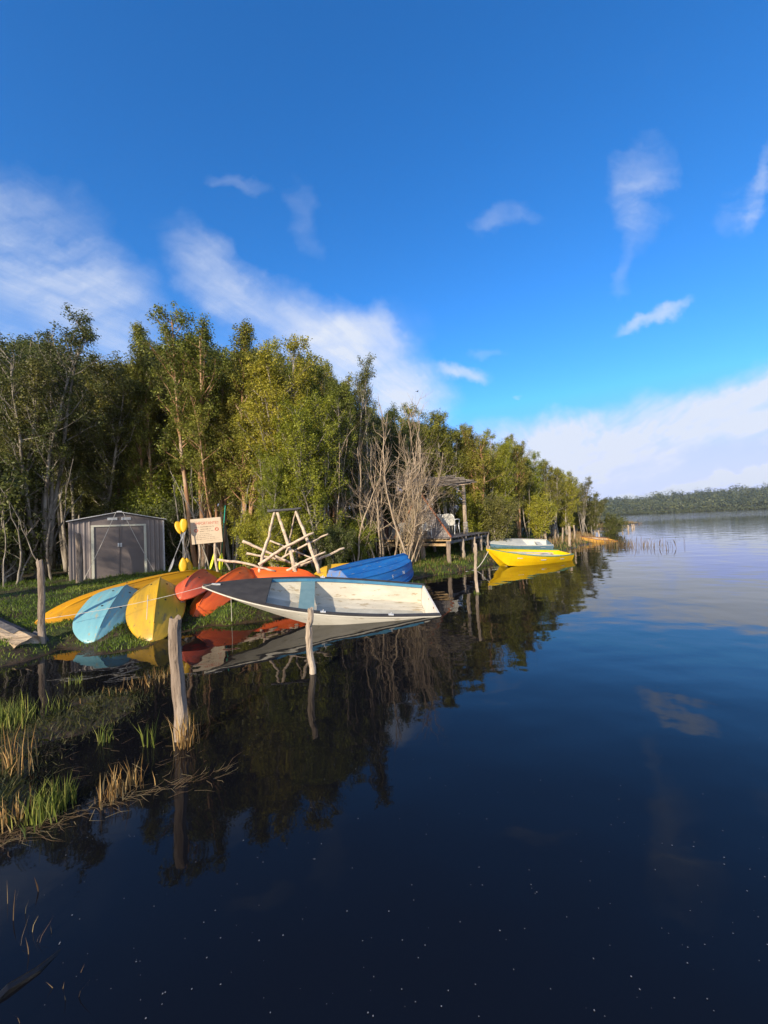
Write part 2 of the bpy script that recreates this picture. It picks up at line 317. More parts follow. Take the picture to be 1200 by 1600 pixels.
# ------------------------------------------------------------------ terrain
shore_px = [(0, 1046), (40, 1036), (95, 1016), (170, 1022), (225, 1012), (262, 992), (330, 980), (400, 975), (452, 960), (520, 940), (600, 925), (648, 926), (668, 916), (655, 905), (700, 897), (745, 890), (782, 880),
            (830, 872), (880, 862), (905, 855), (925, 850), (942, 843)]
shore = [(-60, -60), (-30, -22), (-17, -4), (-11.5, 2.2), (-8, 4.6)] + [tuple(G(*p)[:2]) for p in shore_px]
shore += [(18.6, 38), (25, 46), (33, 56), (41, 63), (44, 66), (40, 70), (25, 74), (5, 95), (-40, 190), (-300, 420), (-900, 500), (-2500, 500), (-2500, -60)]
farland = [(-2500, 520), (-300, 520), (120, 470), (240, 430), (300, 445), (330, 425), (430, 410), (560, 400), (700, 400), (900, 380), (2500, 380), (2500, 2500), (-2500, 2500)]
def sdist(poly, X, Y):
    p = np.array(poly, float); q = np.roll(p, -1, 0); d = np.full(X.shape, 1e9); inside = np.zeros(X.shape, bool)
    for (ax, ay), (bx, by) in zip(p, q):
        ex, ey = bx - ax, by - ay; t = np.clip(((X - ax) * ex + (Y - ay) * ey) / (ex * ex + ey * ey + 1e-12), 0, 1)
        d = np.minimum(d, np.hypot(X - ax - t * ex, Y - ay - t * ey))
        c = (ay > Y) != (by > Y)
        inside ^= c & (X < (bx - ax) * (Y - ay) / ((by - ay) if by != ay else 1e-9) + ax)
    return np.where(inside, d, -d)
def vnoise(X, Y, s, seed=0):                     # smooth value noise in numpy
    r = np.random.default_rng(seed).random((256, 256)); x = X / s + 500; y = Y / s + 500
    xi = np.floor(x).astype(int); yi = np.floor(y).astype(int); fx = x - xi; fy = y - yi; fx = fx * fx * (3 - 2 * fx); fy = fy * fy * (3 - 2 * fy)
    g = lambda a, b: r[a % 256, b % 256]
    return (g(xi, yi) * (1 - fx) + g(xi + 1, yi) * fx) * (1 - fy) + (g(xi, yi + 1) * (1 - fx) + g(xi + 1, yi + 1) * fx) * fy - .5
sm = lambda x: np.clip(x, 0, 1) ** 2 * (3 - 2 * np.clip(x, 0, 1))
def hill(X):
    return hill0(X) + vnoise(X, X * 0, 46, 21) * 5 + vnoise(X, X * 0, 17, 22) * 2.5
def hill0(X):                                     # rise of the far wood's ground
    return np.interp(X, [-300, 200, 250, 300, 360, 430, 520, 650, 2500], [6, 4, 5, 8, 9, 10, 12, 14, 16])
def ground(X, Y):
    X = np.asarray(X, float); Y = np.asarray(Y, float)
    near = (np.abs(X) < 80) & (Y < 110)
    w = np.where(near, 1.0, 0)
    d = sdist(shore, X, Y) + w * (vnoise(X, Y, .9, 1) * .35 + vnoise(X, Y, .3, 2) * .12)
    z = np.where(d > 0, .22 * sm(d / .8) + .3 * sm((d - .5) / 3.0), np.maximum(d * .35, -1.6))
    z = z + np.where(d > -.4, 1, 0) * w * (vnoise(X, Y, .55, 3) * .06 + vnoise(X, Y, .16, 4) * .03)
    # marshy shallows left of the camera
    mx, my = -3.45, 3.3
    g = np.exp(-(((X - mx) / 1.0) ** 2 + ((Y - my) / 1.15) ** 2)); g2 = np.exp(-(((X + 2.9) / .5) ** 2 + ((Y - 2.7) / .38) ** 2))
    g3 = np.exp(-(((X + 3.3) / 1.1) ** 2 + ((Y - 4.4) / .6) ** 2))
    marsh = -.15 + .16 * g + .12 * g2 + .10 * g3 + vnoise(X, Y, .35, 8) * .07 + vnoise(X, Y, .12, 9) * .03
    z = np.where((X > -7) & (X < -.5) & (Y > 1.0) & (Y < 6.5), np.maximum(z, marsh), z)
    df = sdist(farland, X, Y)
    zf = np.where(df > 0, 1.0 * sm(df / 6) + (hill(X)) * sm(df / 110) + (hill(X) * 1.1) * sm((df - 90) / 300), -9)
    return np.where(df > 0, np.maximum(zf, z), z)
def gz(x, y): return float(ground(np.array([x]), np.array([y]))[0])

def axis(*segs):
    out = []
    for a, b, st in segs: out += list(np.arange(a, b - st * .01, st))
    return np.array(out)
gx = np.concatenate([-np.geomspace(2500, 34, 26), axis((-32, -9, .35), (-9, 2.5, .085), (2.5, 46, .35)), np.geomspace(47, 230, 14), axis((240, 700, 12)), np.geomspace(720, 2500, 12)])
gy = np.concatenate([-np.geomspace(60, 6, 14), axis((-5, 1.2, .5), (1.2, 12, .085), (12, 72, .35)), np.geomspace(73, 370, 26), axis((378, 560, 7)), np.geomspace(575, 2500, 22)])
XX, YY = np.meshgrid(gx, gy, indexing='ij'); ZZ = ground(XX, YY)
V = np.stack([XX, YY, ZZ], -1).reshape(-1, 3).astype(np.float32); nx, ny = len(gx), len(gy)
ii, jj = np.meshgrid(np.arange(nx - 1), np.arange(ny - 1), indexing='ij'); a0 = (ii * ny + jj).ravel()
F = np.stack([a0, a0 + ny, a0 + ny + 1, a0 + 1], 1).astype(np.int32)
me = bpy.data.meshes.new('ground'); me.vertices.add(len(V)); me.vertices.foreach_set('co', V.ravel()); me.loops.add(F.size); me.loops.foreach_set('vertex_index', F.ravel())
me.polygons.add(len(F)); me.polygons.foreach_set('loop_start', np.arange(len(F), dtype=np.int32) * 4); me.update(calc_edges=True)
def ground_mat():
    m, t, b = newmat('bank_soil_and_grass'); L = t.links.new
    geo = N(t, 'ShaderNodeNewGeometry'); pos = geo.outputs['Position']; sp = N(t, 'ShaderNodeSeparateXYZ'); L(pos, sp.inputs[0])
    n = noise(t, pos, 1.3, 8, .65); n2 = noise(t, pos, 9, 6, .7)
    grass = ramp(t, n2, [(.3, (.018, .030, .006)), (.5, (.045, .075, .012)), (.7, (.09, .12, .02))])
    soil = ramp(t, n2, [(.3, (.022, .014, .008)), (.6, (.06, .04, .022)), (.75, (.11, .07, .04))])
    f = ramp(t, n, [(.40, (0, 0, 0)), (.56, (1, 1, 1))])
    c = mixc(t, f, grass, soil)
    mr = N(t, 'ShaderNodeMapRange'); L(sp.outputs['Z'], mr.inputs[0]); mr.inputs[1].default_value = .01; mr.inputs[2].default_value = .09
    c = mixc(t, mr.outputs[0], soil, c)
    L(c, b.inputs['Base Color']); b.inputs['Specular IOR Level'].default_value = .35
    rr = N(t, 'ShaderNodeMapRange'); L(sp.outputs['Z'], rr.inputs[0]); rr.inputs[1].default_value = .0; rr.inputs[2].default_value = .10; rr.inputs[3].default_value = .22; rr.inputs[4].default_value = .9; L(rr.outputs[0], b.inputs['Roughness'])
    bump(t, b, n2, .05, .8); return m
go = link('ground', me, ground_mat(), smooth=True); struct(go)

# ------------------------------------------------------------------ boats
def frame_from(p0, p1, roll=0, up=(0, 0, 1)):
    """local x from p0 to p1, z as near up as possible, then rolled about x"""
    p0 = Vector(p0); x = (Vector(p1) - p0).normalized(); y = Vector(up).cross(x).normalized(); z = x.cross(y)
    m3 = Matrix((x, y, z)).transposed()
    return Matrix.Translation(p0) @ m3.to_4x4() @ Matrix.Rotation(R(roll), 4, 'X')
def hull_fn(L, B, Ds, Db, t0=.62, stern=.82, tmax=.38, chine=.8, cz=.10, rake=1.7, vee=0.03):
    """returns f(t) -> section points (k,3) from gunwale(-y) round the keel to gunwale(+y), stern t=0, bow t=1"""
    def half(t):
        if t < tmax: return B / 2 * (stern + (1 - stern) * math.sin(t / tmax * math.pi / 2))
        s = (t - tmax) / (1 - tmax); return B / 2 * max(1 - s ** 2.25, 0) ** .95
    def sec(t, inset=0, side=1):
        w = max(half(t) - inset, .004); zs = Ds + (Db - Ds) * t ** 2.2
        s = max((t - t0) / (1 - t0), 0); zk = (Db - .05) * s ** rake + inset
        zk = min(zk, zs - .01)
        c = chine - .25 * s
        zc = zk + (zs - zk) * cz / Ds * (1 + 1.2 * s)
        pts = [(0, zk), (w * c * .5, zk + (zc - zk) * .45 + vee), (w * c, zc), (w * (c + (1 - c) * .5), zc + (zs - zc) * .42), (w * (c + (1 - c) * .85), zc + (zs - zc) * .78), (w, zs)]
        x = t * L
        return x, pts, w, zs, zk
    return sec
def hull_grid(sec, ts, inset=0, top=0):
    A = []
    for t in ts:
        x, p, w, zs, zk = sec(t, inset)
        row = [(x, -a, b) for a, b in p[::-1]] + [(x, a, b) for a, b in p[1:]]
        A.append(row)
    return np.array(A)
def densify(A, k=3):
    m, n, _ = A.shape; out = []
    for j in range(n - 1):
        for q in range(k): out.append(A[:, j] * (1 - q / k) + A[:, j + 1] * (q / k))
    out.append(A[:, -1]); return np.stack(out, 1)
WATER_HOLES = []
def rowboat(root, sec, L, mats, th=.028, gun=(.055, .03), deck_t=None, seats=(), floor_z=.06, transom_rise=0, hole=True, strakes=0, rub=None):
    ts = np.linspace(0, 1, 30); Mw = root.matrix_world.copy()
    Ao = hull_grid(sec, ts); Ai = hull_grid(sec, ts * .985 + .0, th)
    Ai[:, :, 2] = np.minimum(Ai[:, :, 2], Ao[:, :1, 2] - .001)
    Ai[0, :, 0] += th
    ho = MB(); ho.grid(Ao); ho.grid(Ai[:, ::-1])
    n = Ao.shape[1]                                      # rim between outer and inner
    ho.grid(np.stack([Ai[:, 0], Ao[:, 0]], 1)); ho.grid(np.stack([Ao[:, -1], Ai[:, -1]], 1))
    hull = ho.build('hull', mats['hull'], root); hull.data.materials.append(mats.get('inner', mats['hull']))
    nf = (len(ts) - 1) * (n - 1)
    mi = np.zeros(len(hull.data.polygons), np.int32); mi[nf:2 * nf] = 1; hull.data.polygons.foreach_set('material_index', mi)
    # transom
    x, p, w, zs, zk = sec(0); tb = MB(); pts = [(-a, b) for a, b in p[::-1]] + [(a, b) for a, b in p[1:]]
    pts[0] = (pts[0][0], pts[0][1] + transom_rise); pts[-1] = (pts[-1][0], pts[-1][1] + transom_rise)
    k = len(pts); v = [(-.018, a, b) for a, b in pts] + [(.02, a * .985, b + .004) for a, b in pts]
    tb.add(v, [tuple(range(k)), tuple(range(k, 2 * k))[::-1]] + [(i, (i + 1) % k, k + (i + 1) % k, k + i) for i in range(k)])
    tb.build('transom', mats.get('transom', mats['hull']), root)
    # gunwales
    for sgn, nm in ((-1, 'near'), (1, 'far')):
        A = []
        for t in np.linspace(0, .995, 40):
            x, p, w, zs, zk = sec(t); gw, gh = gun; wi = max(w - gw, 0.0); wo = w + .012
            A.append([(x, sgn * wi, zs + .003), (x, sgn * wo, zs + .003), (x, sgn * wo, zs + gh), (x, sgn * wi, zs + gh)])
        g = MB(); g.grid(np.array(A), close_v=True); g.add(A[0], [(0, 1, 2, 3)]); g.build('gunwale', mats['gunwale'], root)
        if 'inner_trim' in mats:
            A = []
            for t in np.linspace(0.01, deck_t or .9, 40):
                x, p, w, zs, zk = sec(t); w2 = w - gun[0] - .002
                A.append([(x, sgn * w2, zs - .05), (x, sgn * w2, zs + gun[1] * .7), (x, sgn * (w2 - .012), zs + gun[1] * .7), (x, sgn * (w2 - .012), zs - .05)])
            g = MB(); g.grid(np.array(A), close_v=True); g.build('inner_trim', mats['inner_trim'], root)
        if rub:
            A = []
            for t in np.linspace(0, .99, 40):
                x, p, w, zs, zk = sec(t)
                A.append([(x, sgn * (w + .002), zs - rub[0]), (x, sgn * (w + .018), zs - rub[0]), (x, sgn * (w + .018), zs - .001), (x, sgn * (w + .002), zs - .001)])
            g = MB(); g.grid(np.array(A), close_v=True); g.build('rubbing_strip', mats['rub'], root)
    # floor
    A = []
    for t in np.linspace(.02, .80, 16):
        x, p, w, zs, zk = sec(t, th); zf = max(zk + floor_z, floor_z); (a1, b1), (a2, b2) = p[2], p[3]
        wf = a1 + (a2 - a1) * min(max((zf - b1) / max(b2 - b1, 1e-3), 0), 1) if zf > b1 else a1 * .97
        wf = min(wf, w * .97)
        A.append([(x, -wf, zf), (x, wf, zf)])
    MB().grid(np.array(A)).build('floor', mats['floor'], root)
    if deck_t:
        A = []
        for t in np.linspace(deck_t, .995, 20):
            x, p, w, zs, zk = sec(t); wi = max(w - .01, .001)
            A.append([(x, wi * s, zs + gun[1] + .004 + .02 * (1 - s * s)) for s in np.linspace(-1, 1, 7)])
        A = np.array(A); d = MB(); d.grid(A)
        x, p, w, zs, zk = sec(deck_t)
        lo = A[0].copy(); lo[:, 2] -= .07; d.grid(np.stack([A[0], lo], 0)); d.build('foredeck', mats['deck'], root, smooth=False)
    for t, wd, dz in seats:
        x, p, w, zs, zk = sec(t); x2, p2, w2, *_ = sec(t + wd / L)
        b = MB(); z = zs - dz; a = w * .95; c = w2 * .95
        b.add([(x, -a, z), (x, a, z), (x2, c, z), (x2, -c, z), (x, -a, z - .03), (x, a, z - .03), (x2, c, z - .03), (x2, -c, z - .03)],
              [(0, 1, 2, 3), (4, 7, 6, 5), (0, 4, 5, 1), (1, 5, 6, 2), (2, 6, 7, 3), (3, 7, 4, 0)])
        b.build('seat', mats['seat'], root)
    if hole:                                             # the lake does not stand inside the hull
        Aw = np.array([[tuple(Mw @ Vector(q)) for q in row] for row in densify(Ao, 4)]); pts = []
        for G_ in (Aw, Aw.transpose(1, 0, 2)):
            for row in G_:
                for a, b in zip(row[:-1], row[1:]):
                    if (a[2] > 0) != (b[2] > 0):
                        k = a[2] / (a[2] - b[2]); q = a + (b - a) * k; pts.append((q[0], q[1]))
        # transom cut
        row = Aw[0]; 
        if len(pts) > 5:
            P2 = np.array(pts); hull_i = geometry.convex_hull_2d([Vector(q) for q in pts]); H = P2[hull_i]; c = H.mean(0)
            dd = H - c; H = c + dd * (1 - .016 / (np.linalg.norm(dd, axis=1)[:, None] + 1e-6) * 1.0)
            WATER_HOLES.append(H)
def place_boat(name, stern, bow, L, roll):
    mw = frame_from(stern, bow, roll); return empty(name, mw=mw)

# big white dinghy
Sn = Vector((.86, 8.52, -.25)); Bw = Vector((-3.68, 7.66, .25)); Lw = 4.65
root = place_boat('rowboat', Sn, Bw, Lw, 0)
root.matrix_world = root.matrix_world @ Matrix.Rotation(R(-18), 4, 'X')
bpy.context.view_layer.update()
secw = hull_fn(Lw, 1.60, .50, .62, t0=.40, stern=.86, tmax=.36, chine=.82, cz=.08, rake=1.35)
rowboat(root, secw, Lw, dict(hull=M['white_paint'], inner=M['cream_inner'], floor=M['grey_floor'], gunwale=M['deck_grey'], inner_trim=M['blue_trim'], deck=M['deck_grey'], seat=M['seat_blue'], transom=M['white_paint'], rub=M['white_paint']),
        gun=(.075, .022), deck_t=.73, seats=((.535, .30, .05),), floor_z=.05, rub=(.02, 0))
WHITE = root.matrix_world.copy()
tag(root, 'large white rowing boat with charcoal bow deck and pale blue seat, beside the kayaks', 'rowing boat')
# fittings of the white boat: rowlock plates, cleat, side ribs, rust patch
for t, s in ((.50, -1), (.5, 1), (.22, 1)):
    x, p, w, zs, zk = secw(t); b = MB(); b.box((x, s * (w - .03), zs + .03), (.10, .05, .012)); b.tube([(x, s * (w - .03), zs + .03), (x, s * (w - .03), zs + .075)], .010, 6)
    b.build('rowlock', M['pale_metal'], root)
b = MB(); x, p, w, zs, zk = secw(.945); b.box((x, 0, zs + .06), (.16, .03, .02)); b.box((x, 0, zs + .045), (.05, .03, .03)); b.build('cleat', M['pale_metal'], root)
for t in (.08, .2, .32):
    x, p, w, zs, zk = secw(t, .03)
    for s in (1,):
        b = MB(); A = [(x, s * a * .985, z) for a, z in p[2:]]; b.tube(A, .012, 5); b.build('rib', M['cream_inner'], root)
b = MB(); A = []
for t in np.linspace(.02, .60, 20):
    x, p, w, zs, zk = secw(t, .03); a, z = p[4]; A.append((x, a * .992, z - .06))
b.tube(A, .009, 5); b.build('riser', M['cream_inner'], root)
for (y, z, r) in ((.52, .42, .05), (.56, .34, .035), (-.1, .44, .02), (.3, .45, .025)):
    b = MB(); b.add([(.0225, y + r * math.cos(a) * (1 + .3 * math.sin(3 * a)), z + .9 * r * math.sin(a)) for a in np.linspace(0, 6.28, 10)[:-1]], [tuple(range(9))]); b.build('rust_patch', M['rust'], root)

# yellow rowing boat afloat
stern = G(893, 876); bow = G(786, 884); ax = (bow - stern).normalized(); Ly = 4.15
stern = stern + Vector((-.1, .45, -.17)); bow = stern + Vector(((bow - stern).x, (bow - stern).y, .10)).normalized() * Ly
root = place_boat('rowboat', stern, bow, Ly, -9); bpy.context.view_layer.update()
secy = hull_fn(Ly, 1.45, .50, .80, t0=.80, stern=.60, tmax=.42, chine=.74, cz=.12, rake=1.2)
rowboat(root, secy, Ly, dict(hull=M['rowboat_yellow'], floor=M['pale_boat'], gunwale=M['green_trim'], seat=M['pale_boat'], transom=M['rowboat_yellow']), gun=(.05, .03), seats=((.16, .24, .1), (.42, .24, .12), (.68, .22, .12)), floor_z=.08)
b = MB(); x, p, w, zs, zk = secy(.985); b.box((x - .02, 0, zs + .06), (.12, .09, .12)); b.build('stem_post', M['post_pale'], root)
b = MB(); b.plank((Ly * .1, -.3, .42), (Ly * .8, -.15, .60), .09, .03); b.plank((Ly * .1, .32, .44), (Ly * .75, .2, .6), .05, .05); b.build('bottom_board', M['pale_boat'], root)
tag(root, 'bright yellow rowing boat with green gunwale floating by the bank', 'rowing boat')
YEL = root.matrix_world.copy()

# pale grey boat drawn up behind it
stern = G(872, 862, .12); bow = G(790, 868, .10)
root = place_boat('rowboat', stern + Vector((0, 1.0, 0)), bow + Vector((-.1, 1.9, .12)), 4, -12); bpy.context.view_layer.update()
secg = hull_fn(3.9, 1.35, .42, .52, t0=.72, stern=.8, chine=.78)
rowboat(root, secg, 3.9, dict(hull=M['steel_blue'], inner=M['pale_boat'], floor=M['pale_boat'], gunwale=M['pale_boat'], deck=M['pale_boat'], seat=M['pale_boat']), deck_t=.34, seats=((.1, .25, .08),), hole=False)
tag(root, 'pale grey covered dinghy with steel blue sides drawn up behind the yellow boat', 'rowing boat')
# small amber boat far along the bank
stern = G(962, 846); bow = G(911, 849)
root = place_boat('rowboat', stern + Vector((0, .5, -.28)), bow + Vector((0, .5, -.08)), 3.2, -10); bpy.context.view_layer.update()
seca = hull_fn((bow - stern).length * 1.02, 1.2, .40, .52, t0=.8, stern=.75)
rowboat(root, seca, (bow - stern).length * 1.02, dict(hull=M['amber_boat'], inner=M['plank_tan'], floor=M['plank_tan'], gunwale=M['rust'], seat=M['pale_boat']), seats=((.3, .3, .08), (.6, .25, .08)), floor_z=.1)
tag(root, 'small amber rowing boat half sunk among the reeds at the far end of the bank', 'rowing boat')

# overturned blue boat
def overturned(root, L, B, H, mats, strakes=3):
    sec = hull_fn(L, B, H, H * 1.15, t0=.86, stern=.86, tmax=.35, chine=.74, cz=.12, rake=1.3)
    ts = np.linspace(0, 1, 24); A = hull_grid(sec, ts); A[:, :, 2] *= -1
    h = MB(); h.grid(A[:, ::-1]); 
    Bm = A.copy(); Bm[:, :, 1] *= .96; Bm[:, :, 2] *= .96; h.grid(Bm); h.build('hull', mats['hull'], root)
    x, p, w, zs, zk = sec(0); pts = [(-a, -b) for a, b in p[::-1]] + [(a, -b) for a, b in p[1:]]; k = len(pts)
    tb = MB(); tb.add([(-.02, a, b) for a, b in pts] + [(.01, a, b) for a, b in pts], [tuple(range(k)), tuple(range(k, 2 * k))[::-1]] + [(i, (i + 1) % k, k + (i + 1) % k, k + i) for i in range(k)])
    tb.build('transom', mats['transom'], root)
    kb = MB(); kb.grid(np.array([[(sec(t)[0], s, -sec(t)[4] + q) for s, q in ((-.02, -.01), (-.02, .045), (.02, .045), (.02, -.01))] for t in np.linspace(0, .9, 14)]), close_v=True); kb.build('keel', mats['hull'], root)
    for j in (1, 2, 3, 4):
        for s in (-1, 1):
            Q = []
            for t in np.linspace(0.0, .96, 18):
                x, p, w, zs, zk = sec(t); a, z = p[j]; Q.append([(x, s * (a + .001), -z - .012), (x, s * (a + .014), -z - .012), (x, s * (a + .014), -z + .012), (x, s * (a - .004), -z + .014)])
            kb = MB(); kb.grid(np.array(Q), close_v=True); kb.build('strake', mats['hull'], root)
    for s in (-1, 1):
        Q = []
        for t in np.linspace(0, .99, 18):
            x, p, w, zs, zk = sec(t); Q.append([(x, s * w, -zs), (x, s * (w + .03), -zs), (x, s * (w + .03), -zs + .05), (x, s * w, -zs + .05)])
        kb = MB(); kb.grid(np.array(Q), close_v=True); kb.build('gunwale', mats['gunwale'], root)
    return sec
p0 = P(533, 905, 9.9); p1 = P(652, 905, 12.0)
root = empty('overturned_boat', mw=frame_from((p0.x, p0.y, .74), (p1.x, p1.y, .98), 14))
seco = overturned(root, (p1 - p0).length * .97, 1.45, .56, dict(hull=M['blue_paint'], transom=M['blue_pale'], gunwale=M['blue_paint']))
for i, (tx, q) in enumerate(((.45, 'E'), (.62, 'N'))):
    b = MB()
    cu = bpy.data.curves.new('marks', 'FONT'); cu.body = q; cu.size = .11; cu.extrude = .001
    to = bpy.data.objects.new('marks', cu); S.collection.objects.link(to); bpy.context.view_layer.update()
    mm = bpy.data.meshes.new_from_object(to.evaluated_get(bpy.context.evaluated_depsgraph_get())); bpy.data.objects.remove(to)
    x, p, w, zs, zk = seco(tx); (a1, z1), (a2, z2) = p[2], p[3]
    vv = np.array([v.co[:] for v in mm.vertices]); 
    o3 = [(x + vx, -(a2 + (a1 - a2) * min(max(vy / .16, 0), 1)) - .012 - vz, -z2 + (z2 - z1) * (vy / .16)) for vx, vy, vz in vv]
    b.add(o3, [tuple(pp.vertices) for pp in mm.polygons]); b.build('faded_letter', M['pale_boat'], root)
tag(root, 'overturned bright blue wooden boat with scuffed planks lying on the grass beyond the white boat', 'rowing boat')

# ------------------------------------------------------------------ kayaks, hull side up
def kayak_mesh(L, Wd, H, rock=.12, k=1.5, pn=2.4, lip=.02, bow_w=0.0, blunt=.0, groove=.012):
    ns, nc = 44, 28; A = []
    for s in np.linspace(-1, 1, ns):
        e = abs(s); w = Wd / 2 * max(1 - e ** pn, 0) ** .72 + .012 + (blunt * Wd * .5 * max(0, (s if blunt > 0 else 0)) ** 3 * (1 - e ** 12))
        h = H * (1 - e ** 3.4) ** .9 + .02; zb = -rock * e ** 2.2
        kk = k * (1 - .25 * e)
        up = []
        for c in np.linspace(-1, 1, nc):
            z = h * (1 - abs(c) ** (kk + .55)) + .035 * math.exp(-(c / .07) ** 2) * (1 - e ** 6) - groove * math.exp(-((abs(c) - .45) / .08) ** 2) * (1 - e ** 2)
            up.append((s * L / 2, c * w, z + zb))
        lo = [(s * L / 2, c * w, -.05 + zb - .07 * (1 - c * c) * (1 - e ** 3)) for c in (1.0, .9, .6, .2, -.2, -.6, -.9, -1.0)]
        lo[0] = (s * L / 2, w + lip, -.012 + zb); lo[-1] = (s * L / 2, -w - lip, -.012 + zb)
        A.append([lo[-1]] + up + lo[:-1])
    b = MB(); b.grid(np.array(A), close_v=True); n = len(A[0]); b.f.append(tuple(range(n))[::-1]); b.f.append(tuple((ns - 1) * n + i for i in range(n)))
    return b
def kayak(name, p0, p1, Wd, H, roll, mat, label, group=None, up=(0, 0, 1), fitting=True, **kw):
    p0 = Vector(p0); p1 = Vector(p1); L = (p1 - p0).length
    mw = frame_from((p0 + p1) / 2, p1, roll, up); r = empty(name, mw=mw)
    kayak_mesh(L, Wd, H, **kw).build('hull', mat, r, smooth=True)
    # rim moulding and end handles
    rim = []
    for s in list(np.linspace(-.98, .98, 40)):
        e = abs(s); w = Wd / 2 * max(1 - e ** kw.get('pn', 2.4), 0) ** .72 + .02; rim.append((s * L / 2, w, -kw.get('rock', .12) * e ** 2.2 - .02))
    rim = rim + [(x, -y, z) for x, y, z in rim[::-1]]
    MB().tube(rim + rim[:1], .012, 6).build('rim', mat, r, smooth=True)
    if fitting:
        for s in (-1, 1):
            MB().tube([(s * (L / 2 - .10), -.03, -.10 - kw.get('rock', .12)), (s * (L / 2 + .015), 0, -.06 - kw.get('rock', .12)), (s * (L / 2 - .10), .03, -.10 - kw.get('rock', .12))], .008, 5).build('handle', M['rope'], r)
    pn = kw.get('pn', 2.4); kk = kw.get('k', 1.5)                 # drain plugs in the hull and a worn strip along the keel
    def top(x, c):
        e = abs(x) / (L / 2); w = Wd / 2 * max(1 - e ** pn, 0) ** .72 + .012; h = H * (1 - e ** 3.4) ** .9 + .02
        z = h * (1 - abs(c) ** (kk * (1 - .25 * e) + .55)) + .035 * math.exp(-(c / .07) ** 2) * (1 - e ** 6) - kw.get('groove', .012) * math.exp(-((abs(c) - .45) / .08) ** 2) * (1 - e ** 2)
        return (x, c * w, z - kw.get('rock', .12) * e ** 2.2)
    for xx in (-.12, .18):
        for c in (-.3, .3):
            q = top(xx * L, c); MB().tube([(q[0], q[1], q[2] - .02), (q[0], q[1], q[2] + .006)], .021, 10).build('drain_plug', M['scupper'], r)
    MB().tube([(q[0], q[1], q[2] - .002) for q in (top(x * L, 0) for x in np.linspace(-.40, .40, 24))], .010, 6).build('keel_strip', mat, r, smooth=True)
    tag(r, label, 'kayak', group or 'kayaks lying hull up on the bank'); return r
# long yellow one across the back
a = P(55, 968, 7.2); c = P(350, 891, 11.6)
kayak('kayak', a, c, .98, .26, 26, M['kayak_yellow'], 'long bright yellow kayak lying across the bank in front of the grey shed', rock=.16, k=1.2, pn=3.4)
a = P(147, 1000, 6.65); c = P(202, 914, 8.7)
kayak('kayak', a, c, .98, .20, 14, M['kayak_blue'], 'light blue kayak lying hull up between the two yellow ones', rock=.08, k=1.2, pn=3.2)
a = P(238, 995, 6.75); c = P(252, 903, 8.9)
kayak('kayak', a, c, .96, .27, 4, M['kayak_mustard'], 'broad mustard yellow hull with a sharp keel, its nose at the water', rock=.12, k=.8, pn=2.4)
a = P(283, 928, 7.9); c = P(328, 898, 9.6)
kayak('kayak', a, c, .72, .22, 4, M['kayak_red'], 'small coral red kayak lying on top of the mustard yellow hull', rock=.1, k=.9, pn=3.2)
a = P(299, 960, 7.9); c = P(392, 886, 10.4)
kayak('kayak', a, c, .78, .24, 10, M['kayak_orange'], 'deep orange kayak on the grass under the tip of the white boat', rock=.14, k=1.1)
a = P(374, 899, 10.3); c = P(497, 904, 10.5)
kayak('kayak', a, c, .7, .22, 14, M['kayak_orange'], 'orange hull lying beneath the log rack behind the white boat', rock=.02, k=1.6, pn=5)
a = P(488, 899, 10.9); c = P(580, 893, 11.6)
kayak('kayak', a, c, .7, .24, 10, M['kayak_mustard'], 'faded yellow hull between the log rack and the blue boat', rock=.05, k=1.6, pn=4)

